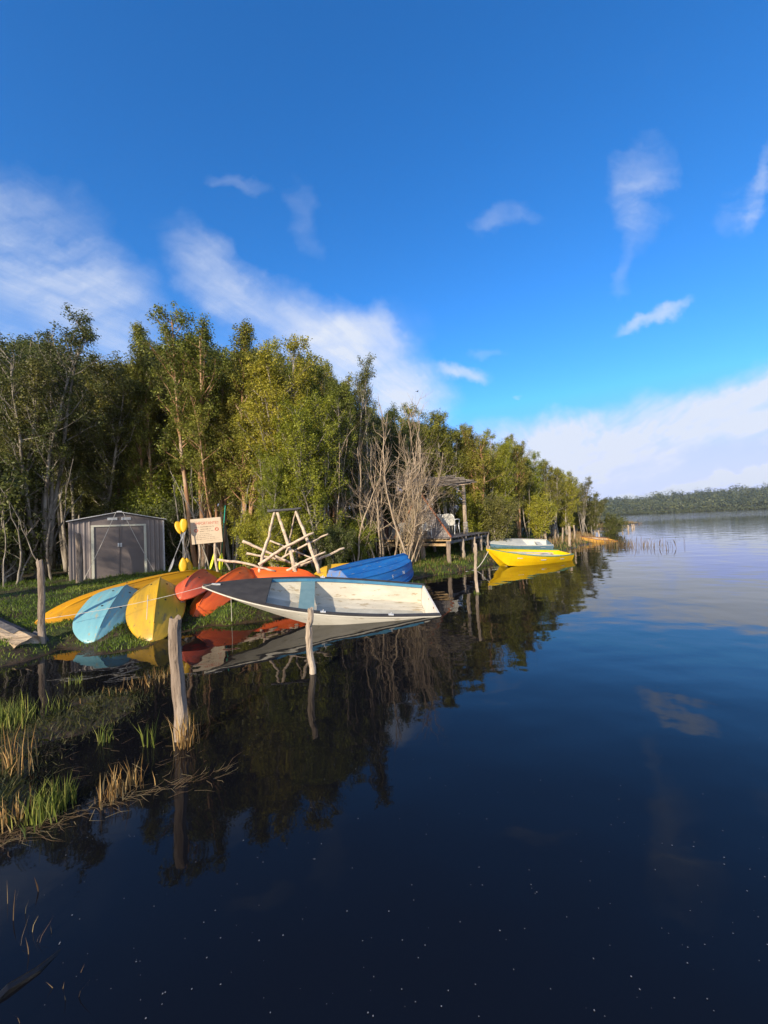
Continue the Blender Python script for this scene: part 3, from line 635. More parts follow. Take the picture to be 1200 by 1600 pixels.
# ------------------------------------------------------------------ water
def build_water():
    x0, x1, y0, y1 = -14, 26, 1, 36; E = 4200
    vs = [Vector(q) for q in ((x0, y0), (x1, y0), (x1, y1), (x0, y1))]; es = [(0, 1), (1, 2), (2, 3), (3, 0)]
    for H in WATER_HOLES:
        n = len(vs); k = len(H); vs += [Vector((float(a), float(b))) for a, b in H]; es += [(n + i, n + (i + 1) % k) for i in range(k)]
    r = geometry.delaunay_2d_cdt(vs, es, [], 1, 1e-5)
    V2 = np.array([v[:] for v in r[0]]); fs = []
    for f in r[2]:
        c = V2[list(f)].mean(0); ins = any(sdist(H, np.array([c[0]]), np.array([c[1]]))[0] > 0 for H in WATER_HOLES)
        if not ins: fs.append(tuple(f))
    b = MB(); b.add(np.c_[V2, np.zeros(len(V2))], fs)
    for q in (((-E, -E), (E, -E), (E, y0), (-E, y0)), ((-E, y1), (E, y1), (E, E), (-E, E)), ((-E, y0), (x0, y0), (x0, y1), (-E, y1)), ((x1, y0), (E, y0), (E, y1), (x1, y1))):
        b.add([(a, c, 0) for a, c in q], [(0, 1, 2, 3)])
    m, t, bs = newmat('dark_lake_water'); L = t.links.new
    pos = N(t, 'ShaderNodeNewGeometry').outputs['Position']; sp = N(t, 'ShaderNodeSeparateXYZ'); L(pos, sp.inputs[0])
    bs.inputs['Base Color'].default_value = (.005, .0052, .0068, 1); bs.inputs['Roughness'].default_value = .02; bs.inputs['IOR'].default_value = 1.33
    def mr(src, a, c, d, e):
        n = N(t, 'ShaderNodeMapRange', interpolation_type='SMOOTHSTEP'); L(src, n.inputs[0]); n.inputs[1].default_value = a; n.inputs[2].default_value = c; n.inputs[3].default_value = d; n.inputs[4].default_value = e; return n.outputs[0]
    def mm(op, a, c):
        n = N(t, 'ShaderNodeMath', operation=op)
        for i, q in enumerate((a, c)):
            if isinstance(q, (int, float)): n.inputs[i].default_value = q
            else: L(q, n.inputs[i])
        return n.outputs[0]
    swell = noise(t, pos, .55, 2, .5, (1, 1.3, 1)); mid = noise(t, pos, 2.2, 2, .5, (1, 1.2, 1)); fine = noise(t, pos, 9, 3, .5, (1, 1.5, 1))
    patch = noise(t, pos, .10, 3, .6)
    far = mr(sp.outputs['Y'], 9, 60, 0, 1); vfar = mr(sp.outputs['Y'], 62, 115, 0, 1)
    open_ = mr(sp.outputs['X'], -2, 6, .0, 1)
    h = mm('MULTIPLY', swell, .023)
    h = mm('ADD', h, mm('MULTIPLY', mid, mm('ADD', .0022, mm('MULTIPLY', far, .0025))))
    h = mm('ADD', h, mm('MULTIPLY', fine, mm('ADD', .00012, mm('MULTIPLY', mm('MULTIPLY', far, mr(patch, .42, .6, .1, 1)), .0010))))
    h = mm('ADD', h, mm('MULTIPLY', mm('MULTIPLY', noise(t, pos, .9, 2, .5, (.6, 1.6, 1)), vfar), .05))
    n = N(t, 'ShaderNodeBump'); n.inputs['Distance'].default_value = 1.0; n.inputs['Strength'].default_value = 1.0; L(h, n.inputs['Height']); L(n.outputs[0], bs.inputs['Normal'])
    struct(b.build('water', m))
build_water()

# ------------------------------------------------------------------ trees
def arc(p, d, L, n, bend, rng, lift=0.0):
    """random-walk path; returns (n+1,3)"""
    p = np.array(p, float); d = np.array(d, float); d /= np.linalg.norm(d); out = [p.copy()]
    for i in range(n):
        d = d + rng.normal(0, bend, 3) + np.array([0, 0, lift]); d /= np.linalg.norm(d); p = p + d * L / n; out.append(p.copy())
    return np.array(out)
def leaves(centres, radii, per, size, rng, up=.5, flat=.8):
    """(n,4,3) leaf faces round the clump centres, tint per leaf"""
    C = np.repeat(centres, per, 0); Rr = np.repeat(radii, per); n = len(C)
    d = rng.normal(size=(n, 3)); d /= np.linalg.norm(d, axis=1)[:, None]; rr = rng.random(n) ** .45
    off = d * (rr * Rr)[:, None]; off[:, 2] *= flat; Pp = C + off
    nr = d + rng.normal(0, .6, (n, 3)); nr[:, 2] += up; nr /= np.linalg.norm(nr, axis=1)[:, None]
    t = np.cross(nr, rng.normal(size=(n, 3))); t /= np.linalg.norm(t, axis=1)[:, None]; b = np.cross(nr, t)
    s = size * rng.uniform(.6, 1.35, n); w = s * .5
    Q = np.stack([Pp - t * s[:, None] * .5, Pp + b * w[:, None] * .5 - t * s[:, None] * .05, Pp + t * s[:, None] * .5, Pp - b * w[:, None] * .5 - t * s[:, None] * .05], 1)
    ct = rng.normal(.5, .2, len(centres)); tint = np.clip(np.repeat(ct, per) + rng.normal(0, .16, n), 0, 1)
    return Q, tint
def make_tree(seed, H=9, Rc=1.5, stems=3, base=.3, nb=16, per=70, leaf=.075, clump=.30, r0=.075, sparse=0.0, lean=.10, prof='col', twigs=4, side=.0):
    rng = np.random.default_rng(seed); tb = MB(); C = []; Rd = []
    for s in range(stems):
        a = rng.uniform(0, 6.28); ln = lean * rng.uniform(.4, 1.4)
        d0 = np.array([math.cos(a) * ln + side, math.sin(a) * ln, 1]); h = H * (1 if s == 0 else rng.uniform(.72, .97)) * .97
        path = arc((math.cos(a) * .12 * (stems > 1), math.sin(a) * .12 * (stems > 1), -.15), d0, h, 14, .034, rng, .05)
        rad = r0 * rng.uniform(.75, 1.15) * np.linspace(1, .12, 15) ** .9 + .004
        tb.tube(path, rad, 7, rough=.08, rng=rng)
        for i in range(nb):
            t = base + (1 - base) * ((i + rng.random()) / nb) ** .85; t = min(t, .985)
            fi = t * 14; k = int(fi); p = path[k] + (path[min(k + 1, 14)] - path[k]) * (fi - k)
            tt = (t - base) / (1 - base)
            if prof == 'col': w = math.sin(min(tt * 1.25 + .18, 1) * math.pi / 2) * (1 - max(tt - .55, 0) / .45 * .72)
            elif prof == 'umb': w = .35 + .65 * math.sin(tt * math.pi * .85 + .2)
            elif prof == 'cone': w = (1 - tt) ** .8 * .9 + .12
            else: w = .5 + .5 * math.sin(tt * math.pi)
            Lb = Rc * w * rng.uniform(.55, 1.15); az = rng.uniform(0, 6.28); el = rng.uniform(.5, 1.2) if prof != 'umb' else rng.uniform(.1, .6)
            d = np.array([math.cos(az) * math.cos(el), math.sin(az) * math.cos(el), math.sin(el)])
            bp = arc(p, d, Lb, 6, .12, rng, .10); tb.tube(bp, np.linspace(.020 * (1 - .5 * tt) + .006, .004, 7), 4, cap=False)
            for q in range(twigs):
                j = rng.integers(2, 7); dd = (bp[-1] - bp[0]) / max(Lb, .1) + rng.normal(0, .5, 3) + np.array([0, 0, .55])
                tl = rng.uniform(.2, .5) * (.6 + .4 * w) * (Rc / 1.5); tp = arc(bp[j], dd, tl, 3, .15, rng)
                tb.tube(tp, [.006, .004, .003, .002], 3, cap=False)
                if rng.random() > sparse: C.append(tp[-1]); Rd.append(clump * rng.uniform(.55, 1.25))
            if rng.random() > sparse: C.append(bp[-1]); Rd.append(clump * rng.uniform(.7, 1.3))
        for t in np.linspace(max(base + .1, .45), 1, 16):
            if rng.random() > sparse * .8:
                k = min(int(t * 14), 14); C.append(path[k] + rng.normal(0, .10, 3)); Rd.append(clump * (1.5 - .9 * t))
    C = np.array(C); Rd = np.array(Rd)
    Q, ti = leaves(C, Rd, per, leaf, rng, up=.7, flat=1.25)
    v = np.concatenate(tb.v); tm = bpy.data.meshes.new('trunk'); tm.from_pydata(v.tolist(), [], tb.f); tm.polygons.foreach_set('use_smooth', [True] * len(tm.polygons))
    lm = quadmesh('crown', Q, None, ti); return dict(H=float(Q[:, 0, 2].max()) - .08, tr=tm, lf=lm)
def mats_of(kind, bark, leaf):
    k = dict(kind); k['tr'] = kind['tr'].copy(); k['lf'] = kind['lf'].copy(); k['tr'].materials.append(M[bark]); k['lf'].materials.append(M[leaf]); return k
K = {}
K['red_a'] = mats_of(make_tree(1, 9, 1.5, 4, .38, 30, 42, .072, .21, .085, twigs=6), 'bark_red', 'leaf')
K['red_b'] = mats_of(make_tree(2, 9, 1.35, 4, .32, 30, 42, .072, .21, .08, prof='mid', twigs=6), 'bark_red', 'leaf')
K['lime_a'] = mats_of(make_tree(3, 9, 1.7, 5, .12, 34, 42, .072, .21, .07, twigs=6), 'bark_pale', 'leaf_bright')
K['lime_b'] = mats_of(make_tree(4, 8, 1.5, 5, .08, 30, 42, .072, .22, .06, prof='mid', twigs=6), 'bark_pale', 'leaf_bright')
K['pale_a'] = mats_of(make_tree(5, 9.5, 1.6, 5, .34, 26, 42, .07, .20, .07, sparse=.30, prof='mid', twigs=6), 'bark_pale', 'leaf_dark')
K['pale_b'] = mats_of(make_tree(6, 9.5, 1.6, 4, .34, 32, 42, .072, .23, .08, sparse=.05, twigs=6), 'bark_pale', 'leaf_dark')
K['pale_c'] = mats_of(make_tree(7, 9, 1.5, 5, .28, 30, 42, .072, .21, .07, twigs=6), 'bark_pale', 'leaf')
K['cone'] = mats_of(make_tree(8, 9.5, 1.4, 3, .26, 46, 46, .07, .20, .08, prof='cone', lean=.04, twigs=6), 'bark_red', 'leaf')
K['dark_a'] = mats_of(make_tree(9, 9, 1.8, 4, .20, 34, 44, .085, .26, .08, twigs=6), 'bark_pale', 'leaf_dark')
K['bush_a'] = mats_of(make_tree(10, 2.6, 1.1, 6, .05, 12, 45, .07, .22, .03, prof='mid', lean=.45, twigs=5), 'bark_pale', 'leaf_bright')
K['bush_b'] = mats_of(make_tree(11, 2.2, 1.2, 6, .05, 12, 45, .07, .22, .03, prof='mid', lean=.5, twigs=5), 'bark_pale', 'leaf_dark')
def bare_mesh(seed, H, stems, lean, twig=5, spread=.25, side=0., mat='bark_bare', r0=.035, nb=9):
    rng = np.random.default_rng(seed); tb = MB()
    for s in range(stems):
        a = rng.uniform(0, 6.28); p0 = (rng.normal(0, spread), rng.normal(0, spread), -.15)
        d = np.array([rng.normal(0, lean) + side, rng.normal(0, lean), 1]); h = H * rng.uniform(.6, 1)
        path = arc(p0, d, h, 12, .10, rng, .03); tb.tube(path, r0 * rng.uniform(.5, 1.2) * np.linspace(1, .15, 13) + .003, 5, rough=.06, rng=rng)
        for i in range(nb):
            t = rng.uniform(.25, .98); k = int(t * 12); d = np.array([rng.normal(0, .6) + side * 1.5, rng.normal(0, .6), rng.uniform(.4, 1.2)])
            bp = arc(path[k], d, rng.uniform(.5, 1.5) * H / 6, 6, .18, rng, .06); tb.tube(bp, np.linspace(.012, .003, 7), 4, cap=False)
            for q in range(twig):
                j = rng.integers(1, 6); tp = arc(bp[j], (bp[6] - bp[0]) + rng.normal(0, .35, 3), rng.uniform(.2, .7), 4, .15, rng, .05); tb.tube(tp, [.005, .004, .003, .0025, .002], 3, cap=False)
    v = np.concatenate(tb.v); tm = bpy.data.meshes.new('bare_branches'); tm.from_pydata(v.tolist(), [], tb.f); tm.polygons.foreach_set('use_smooth', [True] * len(tm.polygons)); tm.materials.append(M[mat]); return tm
HOR = lambda px: 817.7 - .042 * (px - 600)
def tree_at(kind, px, D, top, label, group=None, name='evergreen_tree', rz=None, wide=1.0, zoff=0, X=None):
    X = (ray(px, HOR(px)).x / ray(px, HOR(px)).y) * D if X is None else X
    z = gz(X, D); Ht = (P(px, top, D).z - z) if top else 9
    k = K[kind]; s = Ht / k['H']; o = empty(name, (X, D, z), (0, 0, rz if rz is not None else random.uniform(0, 6.28)))
    sw = s * wide; o.scale = (sw, sw, s)
    for nm, me_ in (('trunk', k['tr']), ('crown', k['lf'])):
        c = bpy.data.objects.new(nm, me_); S.collection.objects.link(c); c.parent = o
    tag(o, label, 'tree' if 'bush' not in kind else 'shrub', group); return o
front = [
 ('pale_a', 62, 13.2, 470, 'tall airy tree with sparse dark tufts and pale trunks left of the shed', 1.15),
 ('pale_b', 12, 13.0, 535, 'dark leafy tree at the left edge behind the bare grey trunks', 1.1),
 ('pale_b', 108, 15.6, 560, 'dark spreading tree just behind the left corner of the shed', 1.0),
 ('dark_a', 165, 16.2, 555, 'dark bushy tree with ragged top directly above the shed', 1.1),
 ('cone', 232, 16.2, 512, 'narrow pointed tree with a frayed top right of the shed roof', .85),
 ('red_a', 205, 16.4, 590, 'shorter olive tree with a rust red trunk above the shed gable', .9),
 ('red_a', 312, 14.3, 490, 'tallest broad crowned tree with orange trunks above the sign', 1.05),
 ('red_b', 340, 14.2, 560, 'tree with bright orange curved trunk just right of the sign', .9),
 ('cone', 392, 13.8, 485, 'tall tree with a sharp pointed tip behind the log rack', 1.1),
 ('pale_c', 362, 14.6, 600, 'pale stemmed tree standing between the two tallest crowns', .9),
 ('lime_a', 455, 13.3, 508, 'broad sunlit lime green tree rising above the log rack', 1.15),
 ('lime_b', 492, 12.9, 600, 'bright leafy tree whose boughs overhang right of the log rack', 1.15),
 ('lime_b', 425, 12.6, 690, 'low bright green tree directly behind the log rack frame', 1.1),
 ('pale_c', 520, 14.5, 552, 'slender tree right of the broad sunlit crown', .9),
 ('pale_a', 565, 15.5, 562, 'open crowned tree with dark rounded tufts above the bare thicket', .9),
 ('dark_a', 605, 18.0, 625, 'dull olive tree behind the left side of the bare thicket', 1.0),
 ('pale_c', 650, 20.0, 645, 'olive tree behind the middle of the bare thicket', 1.1),
 ('pale_c', 700, 20.8, 633, 'rounded olive tree rising behind the pergola', 1.25),
 ('red_b', 745, 21.5, 660, 'leafy tree with tan stems just right of the pergola post', 1.25),
 ('lime_a', 782, 22.5, 668, 'bushy tree with bright foliage above the end of the deck', 1.1),
 ('red_b', 812, 24.0, 690, 'rounded tree standing behind the yellow boat', 1.2),
 ('lime_a', 838, 25.5, 702, 'yellow green tree above the stern of the yellow boat', 1.2),
 ('pale_c', 862, 27.5, 712, 'olive tree behind the first fence posts', 1.2),
 ('lime_b', 884, 29.5, 728, 'sloping crowned tree behind the last fence posts', 1.2),
 ('pale_a', 908, 32.0, 745, 'airy dark topped tree above the small amber boat', 1.3),
 ('dark_a', 926, 34.0, 768, 'last low tree at the tip of the wooded bank', 1.2),
]
for kd, px, D, top, lab, wd in front: tree_at(kd, px, D, top, lab, 'trees along the front of the wood', wide=wd)
for kd, px, D, top, lab in (('bush_b', 285, 15.2, 770, 'round leafy shrub overhanging the right corner of the shed'), ('bush_a', 268, 16.6, 728, 'sunlit shrub behind the yellow paddles'),
        ('bush_a', 386, 12.9, 790, 'light green shrub left of the log rack'), ('bush_a', 440, 11.7, 800, 'small bright shrub seen through the log rack'), ('bush_b', 520, 12.8, 815, 'dark green shrub right of the log rack beside the blue boat'),
        ('bush_a', 556, 14.0, 800, 'thin green shrub at the foot of the bare thicket'), ('bush_b', 775, 20.8, 770, 'shrub at the right hand end of the deck'), ('bush_a', 735, 21.3, 765, 'green shrub right behind the pergola post'),
        ('bush_a', 838, 24.5, 768, 'bright shrub above the yellow boat'), ('bush_b', 800, 22.8, 800, 'low shrub on the bank left of the yellow boat'), ('bush_b', 948, 36, 800, 'low brown green bush at the point of the bank'), ('bush_b', 15, 12.4, 700, 'dark shrub at the left edge of the wood'),
        ('bush_b', 150, 18, 730, 'dark shrub behind the shed roof')):
    tree_at(kd, px, D, top, lab, None, 'shrub')
# deeper rows
top_x = [-200, 0, 60, 125, 190, 235, 300, 345, 390, 460, 520, 590, 660, 700, 780, 850, 905, 935]; top_y = [520, 530, 510, 560, 570, 540, 520, 540, 525, 530, 575, 620, 655, 648, 685, 718, 755, 780]
dfr = lambda px: np.interp(px, [-200, 0, 150, 300, 450, 560, 640, 720, 800, 850, 905, 935], [12, 14.6, 17.5, 16, 15.5, 17, 20.5, 22.5, 25, 28, 34, 38])
n = 0
for row, (dd, st) in enumerate(((1.2, 44), (3.0, 48), (5.0, 52), (8.0, 56))):
    px = -150 + row * 17
    while px < 925:
        D = float(dfr(px)) + dd + random.uniform(-.5, .5); tp = np.interp(px, top_x, top_y) + 4 + row * 6 + random.uniform(-8, 22)
        kd = random.choice(['dark_a', 'pale_b', 'pale_c', 'red_b', 'dark_a'] if px < 260 else ['pale_c', 'red_a', 'dark_a', 'red_b', 'lime_a'])
        zn = ['the left edge of the wood', 'the shed', 'the sign and paddles', 'the log rack', 'the bare thicket', 'the pergola', 'the yellow boat', 'the far fence posts'][int(np.searchsorted([60, 255, 350, 520, 655, 760, 860], px))]
        tree_at(kd, px, D, tp, 'tree %s deep in the wood behind %s' % (('one row', 'two rows', 'three rows', 'four rows')[row], zn), 'trees deep in the wood behind ' + zn, wide=random.uniform(.9, 1.15)); n += 1
        px += st * (1 - .45 * max(px - 600, 0) / 330) * random.uniform(.8, 1.2)
# understorey shrubs closing the view between the trunks
for row in range(2):
    px = -60 + row * 30
    while px < 930:
        D = float(dfr(px)) + 1.6 + row * 2.2 + random.uniform(-.4, .4)
        o = tree_at('bush_b', px, D, HOR(px) - (1.9 - .5 + random.uniform(.0, 1.0)) / D * 600 * .75, 'dark shrub filling the shade between the trunks of the wood', 'shrubs in the shade of the wood', 'shrub')
        px += 62 * (1 - .45 * max(px - 600, 0) / 330)
# trees out of frame up-sun on the left bank: they shade the shed
for (x, y, h, kd) in ((-15.5, 5.5, 6.6, 'dark_a'), (-13.2, 2.6, 7.4, 'pale_b'), (-17.5, 8.5, 7, 'pale_c'), (-18, 3, 7, 'dark_a'), (-20, 7, 7.5, 'dark_a')):
    z = gz(x, y); k = K[kd]; o = empty('evergreen_tree', (x, y, z), (0, 0, random.uniform(0, 6))); o.scale = (h / 9,) * 3
    for nm, me_ in (('trunk', k['tr']), ('crown', k['lf'])):
        c = bpy.data.objects.new(nm, me_); S.collection.objects.link(c); c.parent = o
    tag(o, 'evergreen tree on the left bank beyond the picture edge', 'tree', 'trees on the left bank out of view')

# bare trees
BARE = {'thin': bare_mesh(21, 5.5, 5, .12, 4, .5), 'thin2': bare_mesh(22, 6, 4, .10, 4, .35), 'spray': bare_mesh(23, 4.6, 10, .14, 5, .2, .36, 'bark_dead', .020, 9), 'spray2': bare_mesh(24, 4.4, 9, .14, 6, .25, .30, 'bark_bare', .03, 10),
        'trunk1': bare_mesh(25, 5.5, 2, .08, 1, .25, 0, 'bark_pale', .05, 3), 'trunk2': bare_mesh(26, 5.2, 3, .12, 1, .3, .02, 'bark_pale', .045, 3)}
def bare_at(kind, px, D, s, label, rz=0.0, group='bare trees at the edge of the wood'):
    X = ray(px, HOR(px)).x / ray(px, HOR(px)).y * D
    o = bpy.data.objects.new('bare_tree', BARE[kind]); S.collection.objects.link(o); o.location = (X, D, gz(X, D)); o.scale = (s, s, s); o.rotation_euler = (0, 0, rz); tag(o, label, 'tree', group); return o
for a_ in (('spray', 622, 14.6, .80, 'dense pale brush of bare branches leaning over the deck', -.2), ('spray2', 640, 14.9, .58, 'smaller spray of bare twigs leaning right in front of the hut', -.1),
           ('spray2', 625, 14.4, 1.1, 'tall bare tree of many leaning stems left of the hut', .1), ('thin', 600, 15.2, 1.1, 'bare thicket tree behind the stern of the blue boat', 1.), ('thin2', 612, 14.3, 1.0, 'thin bare tree with pale straight stems by the blue boat', 2.),
           ('thin', 572, 14.8, 1.0, 'grey bare tree left of the thicket', 3.), ('thin2', 585, 15.8, 1.12, 'tall leafless tree deep in the thicket', .4), ('thin', 555, 14.2, .82, 'crooked leafless tree right of the log rack', 5.), ('thin2', 635, 16.2, 1.15, 'leafless tree whose tip rises above the thicket', 4.), ('thin', 660, 17.5, 1.1, 'bare tree behind the pergola roof', 2.6),
           ('thin', 540, 15.0, .9, 'leafless grey tree just behind the log poles', 1.9)):
    bare_at(*a_)
for a_ in (('trunk2', 82, 12.4, .95, 'white barked forked bare tree beside the left wall of the shed', .6), ('trunk1', 50, 12.8, .92, 'slim white barked trunk in the shade left of the shed', 2.), ('trunk2', 22, 11.6, .75, 'broken brown double trunk near the left edge', 4.), ('trunk1', 12, 12.6, .9, 'grey trunk at the very left edge', 1.2),
           ('trunk1', 36, 13.2, .95, 'shaded grey trunk between the white barked ones', 5.2), ('trunk1', 292, 12.9, .85, 'mottled thin trunk behind the yellow paddles', 3.1), ('trunk2', 322, 13.3, .9, 'mottled leaning trunk behind the sign', 2.5), ('trunk1', 362, 12.9, .8, 'cinnamon trunk right of the sign', .9),
           ('trunk2', 720, 20.6, 1.1, 'thin stems beside the pergola post', 1.), ('trunk2', 775, 21.8, 1.1, 'pale stems at the right end of the deck', 2.), ('trunk2', 826, 24.0, 1.0, 'leaning pale stem above the grey dinghy', .2), ('trunk1', 868, 26.0, .9, 'pale trunk behind the fence posts', 2.), ('trunk2', 918, 30.5, .75, 'silvery forked trunk behind the amber boat', 1.)):
    bare_at(*a_, group='slim trunks at the edge of the wood')

# far wood
def far_wood():
    rng = np.random.default_rng(5); n = 3600
    X = rng.uniform(150, 780, n); Y = 385 + rng.random(n) ** 1.3 * 330
    d = sdist(farland, X, Y); ok = d > 1.5; X = X[ok]; Y = Y[ok]; Z = ground(X, Y)
    r = 2.0 + 1.3 * rng.gamma(1.6, 1.0, len(X)); r = np.minimum(r, 7.5); h = r * rng.uniform(.8, 2.1, len(X)); C = np.stack([X, Y, Z + h * .8 + 1], 1)
    Q, ti = leaves(C, r, 46, 2.4, rng, up=.8, flat=1.25); ti = np.clip(ti + np.repeat(rng.normal(0, .18, len(X)) + vnoise(X, Y, 40, 23) * .8, 46), 0, 1)
    # fringe at the water
    xs = rng.uniform(150, 780, 9000); ys = np.interp(xs, [120, 240, 300, 330, 430, 560, 700, 900], [470, 430, 445, 425, 410, 400, 400, 380]) + rng.uniform(0, 5, 9000); C2 = np.stack([xs, ys, .8 + rng.random(9000) * 2.2], 1)
    Q2, t2 = leaves(C2, np.full(9000, 1.6), 8, 1.6, rng); me_ = quadmesh('far_wood', np.concatenate([Q, Q2]), M['leaf_far'], np.concatenate([ti, t2 * .8]))
    o = link('far_wood', me_, None); tag(o, 'distant wooded hills across the lake at the right', 'forest', kind='stuff')
far_wood()

# ------------------------------------------------------------------ grasses
def blades(X, Y, Z, h, w, rng, lean=.35):
    n = len(X); a = rng.uniform(0, 6.28, n); b = rng.uniform(0, 6.28, n); h = h * rng.uniform(.5, 1.3, n); l = lean * rng.random(n) * h
    base = np.stack([X, Y, Z - .01], 1); s = np.stack([np.cos(b) * w, np.sin(b) * w, 0 * b], 1) * .5
    tip = base + np.stack([np.cos(a) * l, np.sin(a) * l, h], 1); mid = base * .45 + tip * .55 - np.stack([np.cos(a) * l * .25, np.sin(a) * l * .25, 0 * a], 1)
    return np.stack([base - s, base + s, mid + s * .8, tip, mid - s * .8], 1)
def scatter_grass():
    rng = np.random.default_rng(31); n = 230000
    # denser towards the camera
    D = 4.0 * (34 / 4.0) ** rng.random(n); ang = rng.uniform(-.86, .58, n); X = D * np.tan(ang); Y = D
    z = ground(X, Y); keep = (z > .012) & (z < 1.5) & (sdist(shore, X, Y) > -.15) & (sdist(shore, X, Y) < 9); X, Y, z = X[keep], Y[keep], z[keep]
    pn = vnoise(X, Y, 1.1, 12); keep = (pn > -.12) | (rng.random(len(X)) < .25); X, Y, z = X[keep], Y[keep], z[keep]
    Q = blades(X, Y, z, .065 + .05 * np.clip((Y - 10) / 4, 0, 1), .013, rng, .9); tint = np.clip(.42 + vnoise(X, Y, .6, 13) * 1.1 + rng.normal(0, .12, len(X)), 0, 1)
    o = link('grass', quadmesh('grass', Q, M['grass'], tint, k=5), None); tag(o, 'short green grass covering the bank', 'grass', kind='stuff')
    # brown low marsh plants
    n = 5000; D = 12 * (34 / 12) ** rng.random(n); ang = rng.uniform(.0, .58, n); X = D * np.tan(ang); Y = D; sd = sdist(shore, X, Y); pn = vnoise(X, Y, 1.6, 14)
    keep = (sd > .05) & (sd < 3.2) & (pn > .12); X, Y = X[keep], Y[keep]
    o = link('marsh_plants', quadmesh('marsh_plants', blades(X, Y, ground(X, Y), .17, .022, rng, .8), M['brownveg'], rng.random(len(X)), k=5), None); tag(o, 'brown marsh plants along the bank by the deck', 'plants', kind='stuff')
    # reeds round the far bank and the amber boat
    n = 3600
    t = rng.random(n); pl = np.array([G(868, 862)[:2], G(905, 856)[:2], G(940, 845)[:2], (18.6, 38), (25, 46), (33, 56), (42, 64), (45, 67)]); seg = np.cumsum(np.r_[0, np.linalg.norm(np.diff(pl, axis=0), axis=1)]); u = t * seg[-1]
    X = np.interp(u, seg, pl[:, 0]) + rng.normal(-.5, .5, n); Y = np.interp(u, seg, pl[:, 1]) + rng.normal(1.0, .5, n); z = np.maximum(ground(X, Y), -.05)
    o = link('reeds', quadmesh('reeds', blades(X, Y, z, .34, .03, rng, .3), M['brownveg'], rng.random(n), k=5), None); tag(o, 'brown reeds standing in the shallows at the far bank', 'reeds', kind='stuff')
    X = rng.normal(0, 1, 260) * 1.5; Y = rng.normal(0, 1, 260) * 1.3; c = G(960, 853); o = link('reeds', quadmesh('reeds', blades(X + c.x, Y + c.y, X * 0, .45, .02, rng, .5), M['brownveg'], rng.random(260), k=5), None); tag(o, 'thin reeds poking out of the water in front of the amber boat', 'reeds', kind='stuff')
    # marsh grass near the camera (left)
    n = 34000; X = rng.uniform(-5.6, -1.2, n); Y = rng.uniform(1.7, 5.6, n); z = ground(X, Y); keep = (z > -.045) & (rng.random(n) < np.clip(.25 + (z + .04) * 9, 0, 1)) & (sdist(shore, X, Y) < 0); X, Y, z = X[keep], Y[keep], z[keep]
    o = link('marsh_grass', quadmesh('marsh_grass', blades(X, Y, np.maximum(z, -.03), .07, .006, rng, 1.5), M['marsh'], np.clip(rng.normal(.4, .28, len(X)), 0, 1), k=5), None); tag(o, 'wet marsh grass in the shallows at the left foreground', 'grass', kind='stuff')
scatter_grass()
def tuft(cx, cy, n, h, r, mat, seed, label, w=.008, lean=.45, name='grass_tuft'):
    rng = np.random.default_rng(seed); X = cx + rng.normal(0, r, n); Y = cy + rng.normal(0, r, n); z = np.maximum(ground(X, Y), -.03)
    Q = blades(X * 0 + (X - cx), (Y - cy), z - 0, h, w, rng, lean); o = link(name, quadmesh(name, Q, M[mat], rng.random(n), k=5), None); o.location = (cx, cy, 0); tag(o, label, 'reeds' if mat in ('dry', 'brownveg') else 'grass tuft'); return o
def tpx(px, py, *a, **k): g = G(px, py); return tuft(g.x, g.y, *a, **k)
tpx(70, 1275, 120, .22, .07, 'reed_green', 1, 'bright green tuft with straw coloured foot at the left foreground')
tpx(98, 1262, 50, .24, .05, 'reed_green', 11, 'thin green blades leaning beside the bright tuft')
tpx(175, 1246, 46, .19, .05, 'dry', 2, 'small clump of orange dry stalks in the dark water')
tpx(205, 1232, 24, .24, .05, 'dry', 3, 'sparse dry stalks right of the orange clump')
tpx(292, 1165, 46, .30, .045, 'dry', 4, 'tan reeds growing against the nearest post')
tpx(20, 1130, 160, .26, .12, 'reed_green', 5, 'green tussock at the left picture edge')
tpx(15, 1215, 30, .34, .08, 'dry', 6, 'long dry blades arching at the left picture edge')
tpx(8, 1290, 60, .16, .08, 'dry', 7, 'pale dry tuft low at the left edge')
tpx(165, 1160, 16, .26, .03, 'reed_green', 8, 'few upright green stems in the open marsh')
tpx(232, 1165, 16, .26, .03, 'reed_green', 9, 'thin green stems left of the nearest post')
tpx(118, 1068, 30, .14, .06, 'reed_green', 10, 'short tuft on the mud below the log')
tpx(245, 1060, 60, .15, .12, 'dry', 12, 'dry stubble in the shallows below the mustard hull')
tpx(200, 1075, 50, .12, .15, 'dry', 13, 'broken straw on the mud below the kayaks')
tpx(90, 1110, 26, .12, .05, 'reed_green', 14, 'little yellow green tuft beside the wet mud')
tpx(20, 1430, 7, .22, .06, 'brownveg', 15, 'few pale stalks standing in the dark water at lower left', w=.0035, lean=.6)
tpx(50, 1465, 6, .12, .05, 'brownveg', 16, 'short pale stalks in the dark water below the others', w=.0035, lean=.6)
tpx(110, 1540, 6, .10, .05, 'brownveg', 17, 'tiny stalks near the sunken branch', w=.0035, lean=.6)
tpx(110, 905, 320, .32, .16, 'reed_green', 18, 'bushy grass tussock at the left corner of the shed')
tpx(747, 928, 40, .10, .06, 'grass', 19, 'green weed at the foot of the pale post')
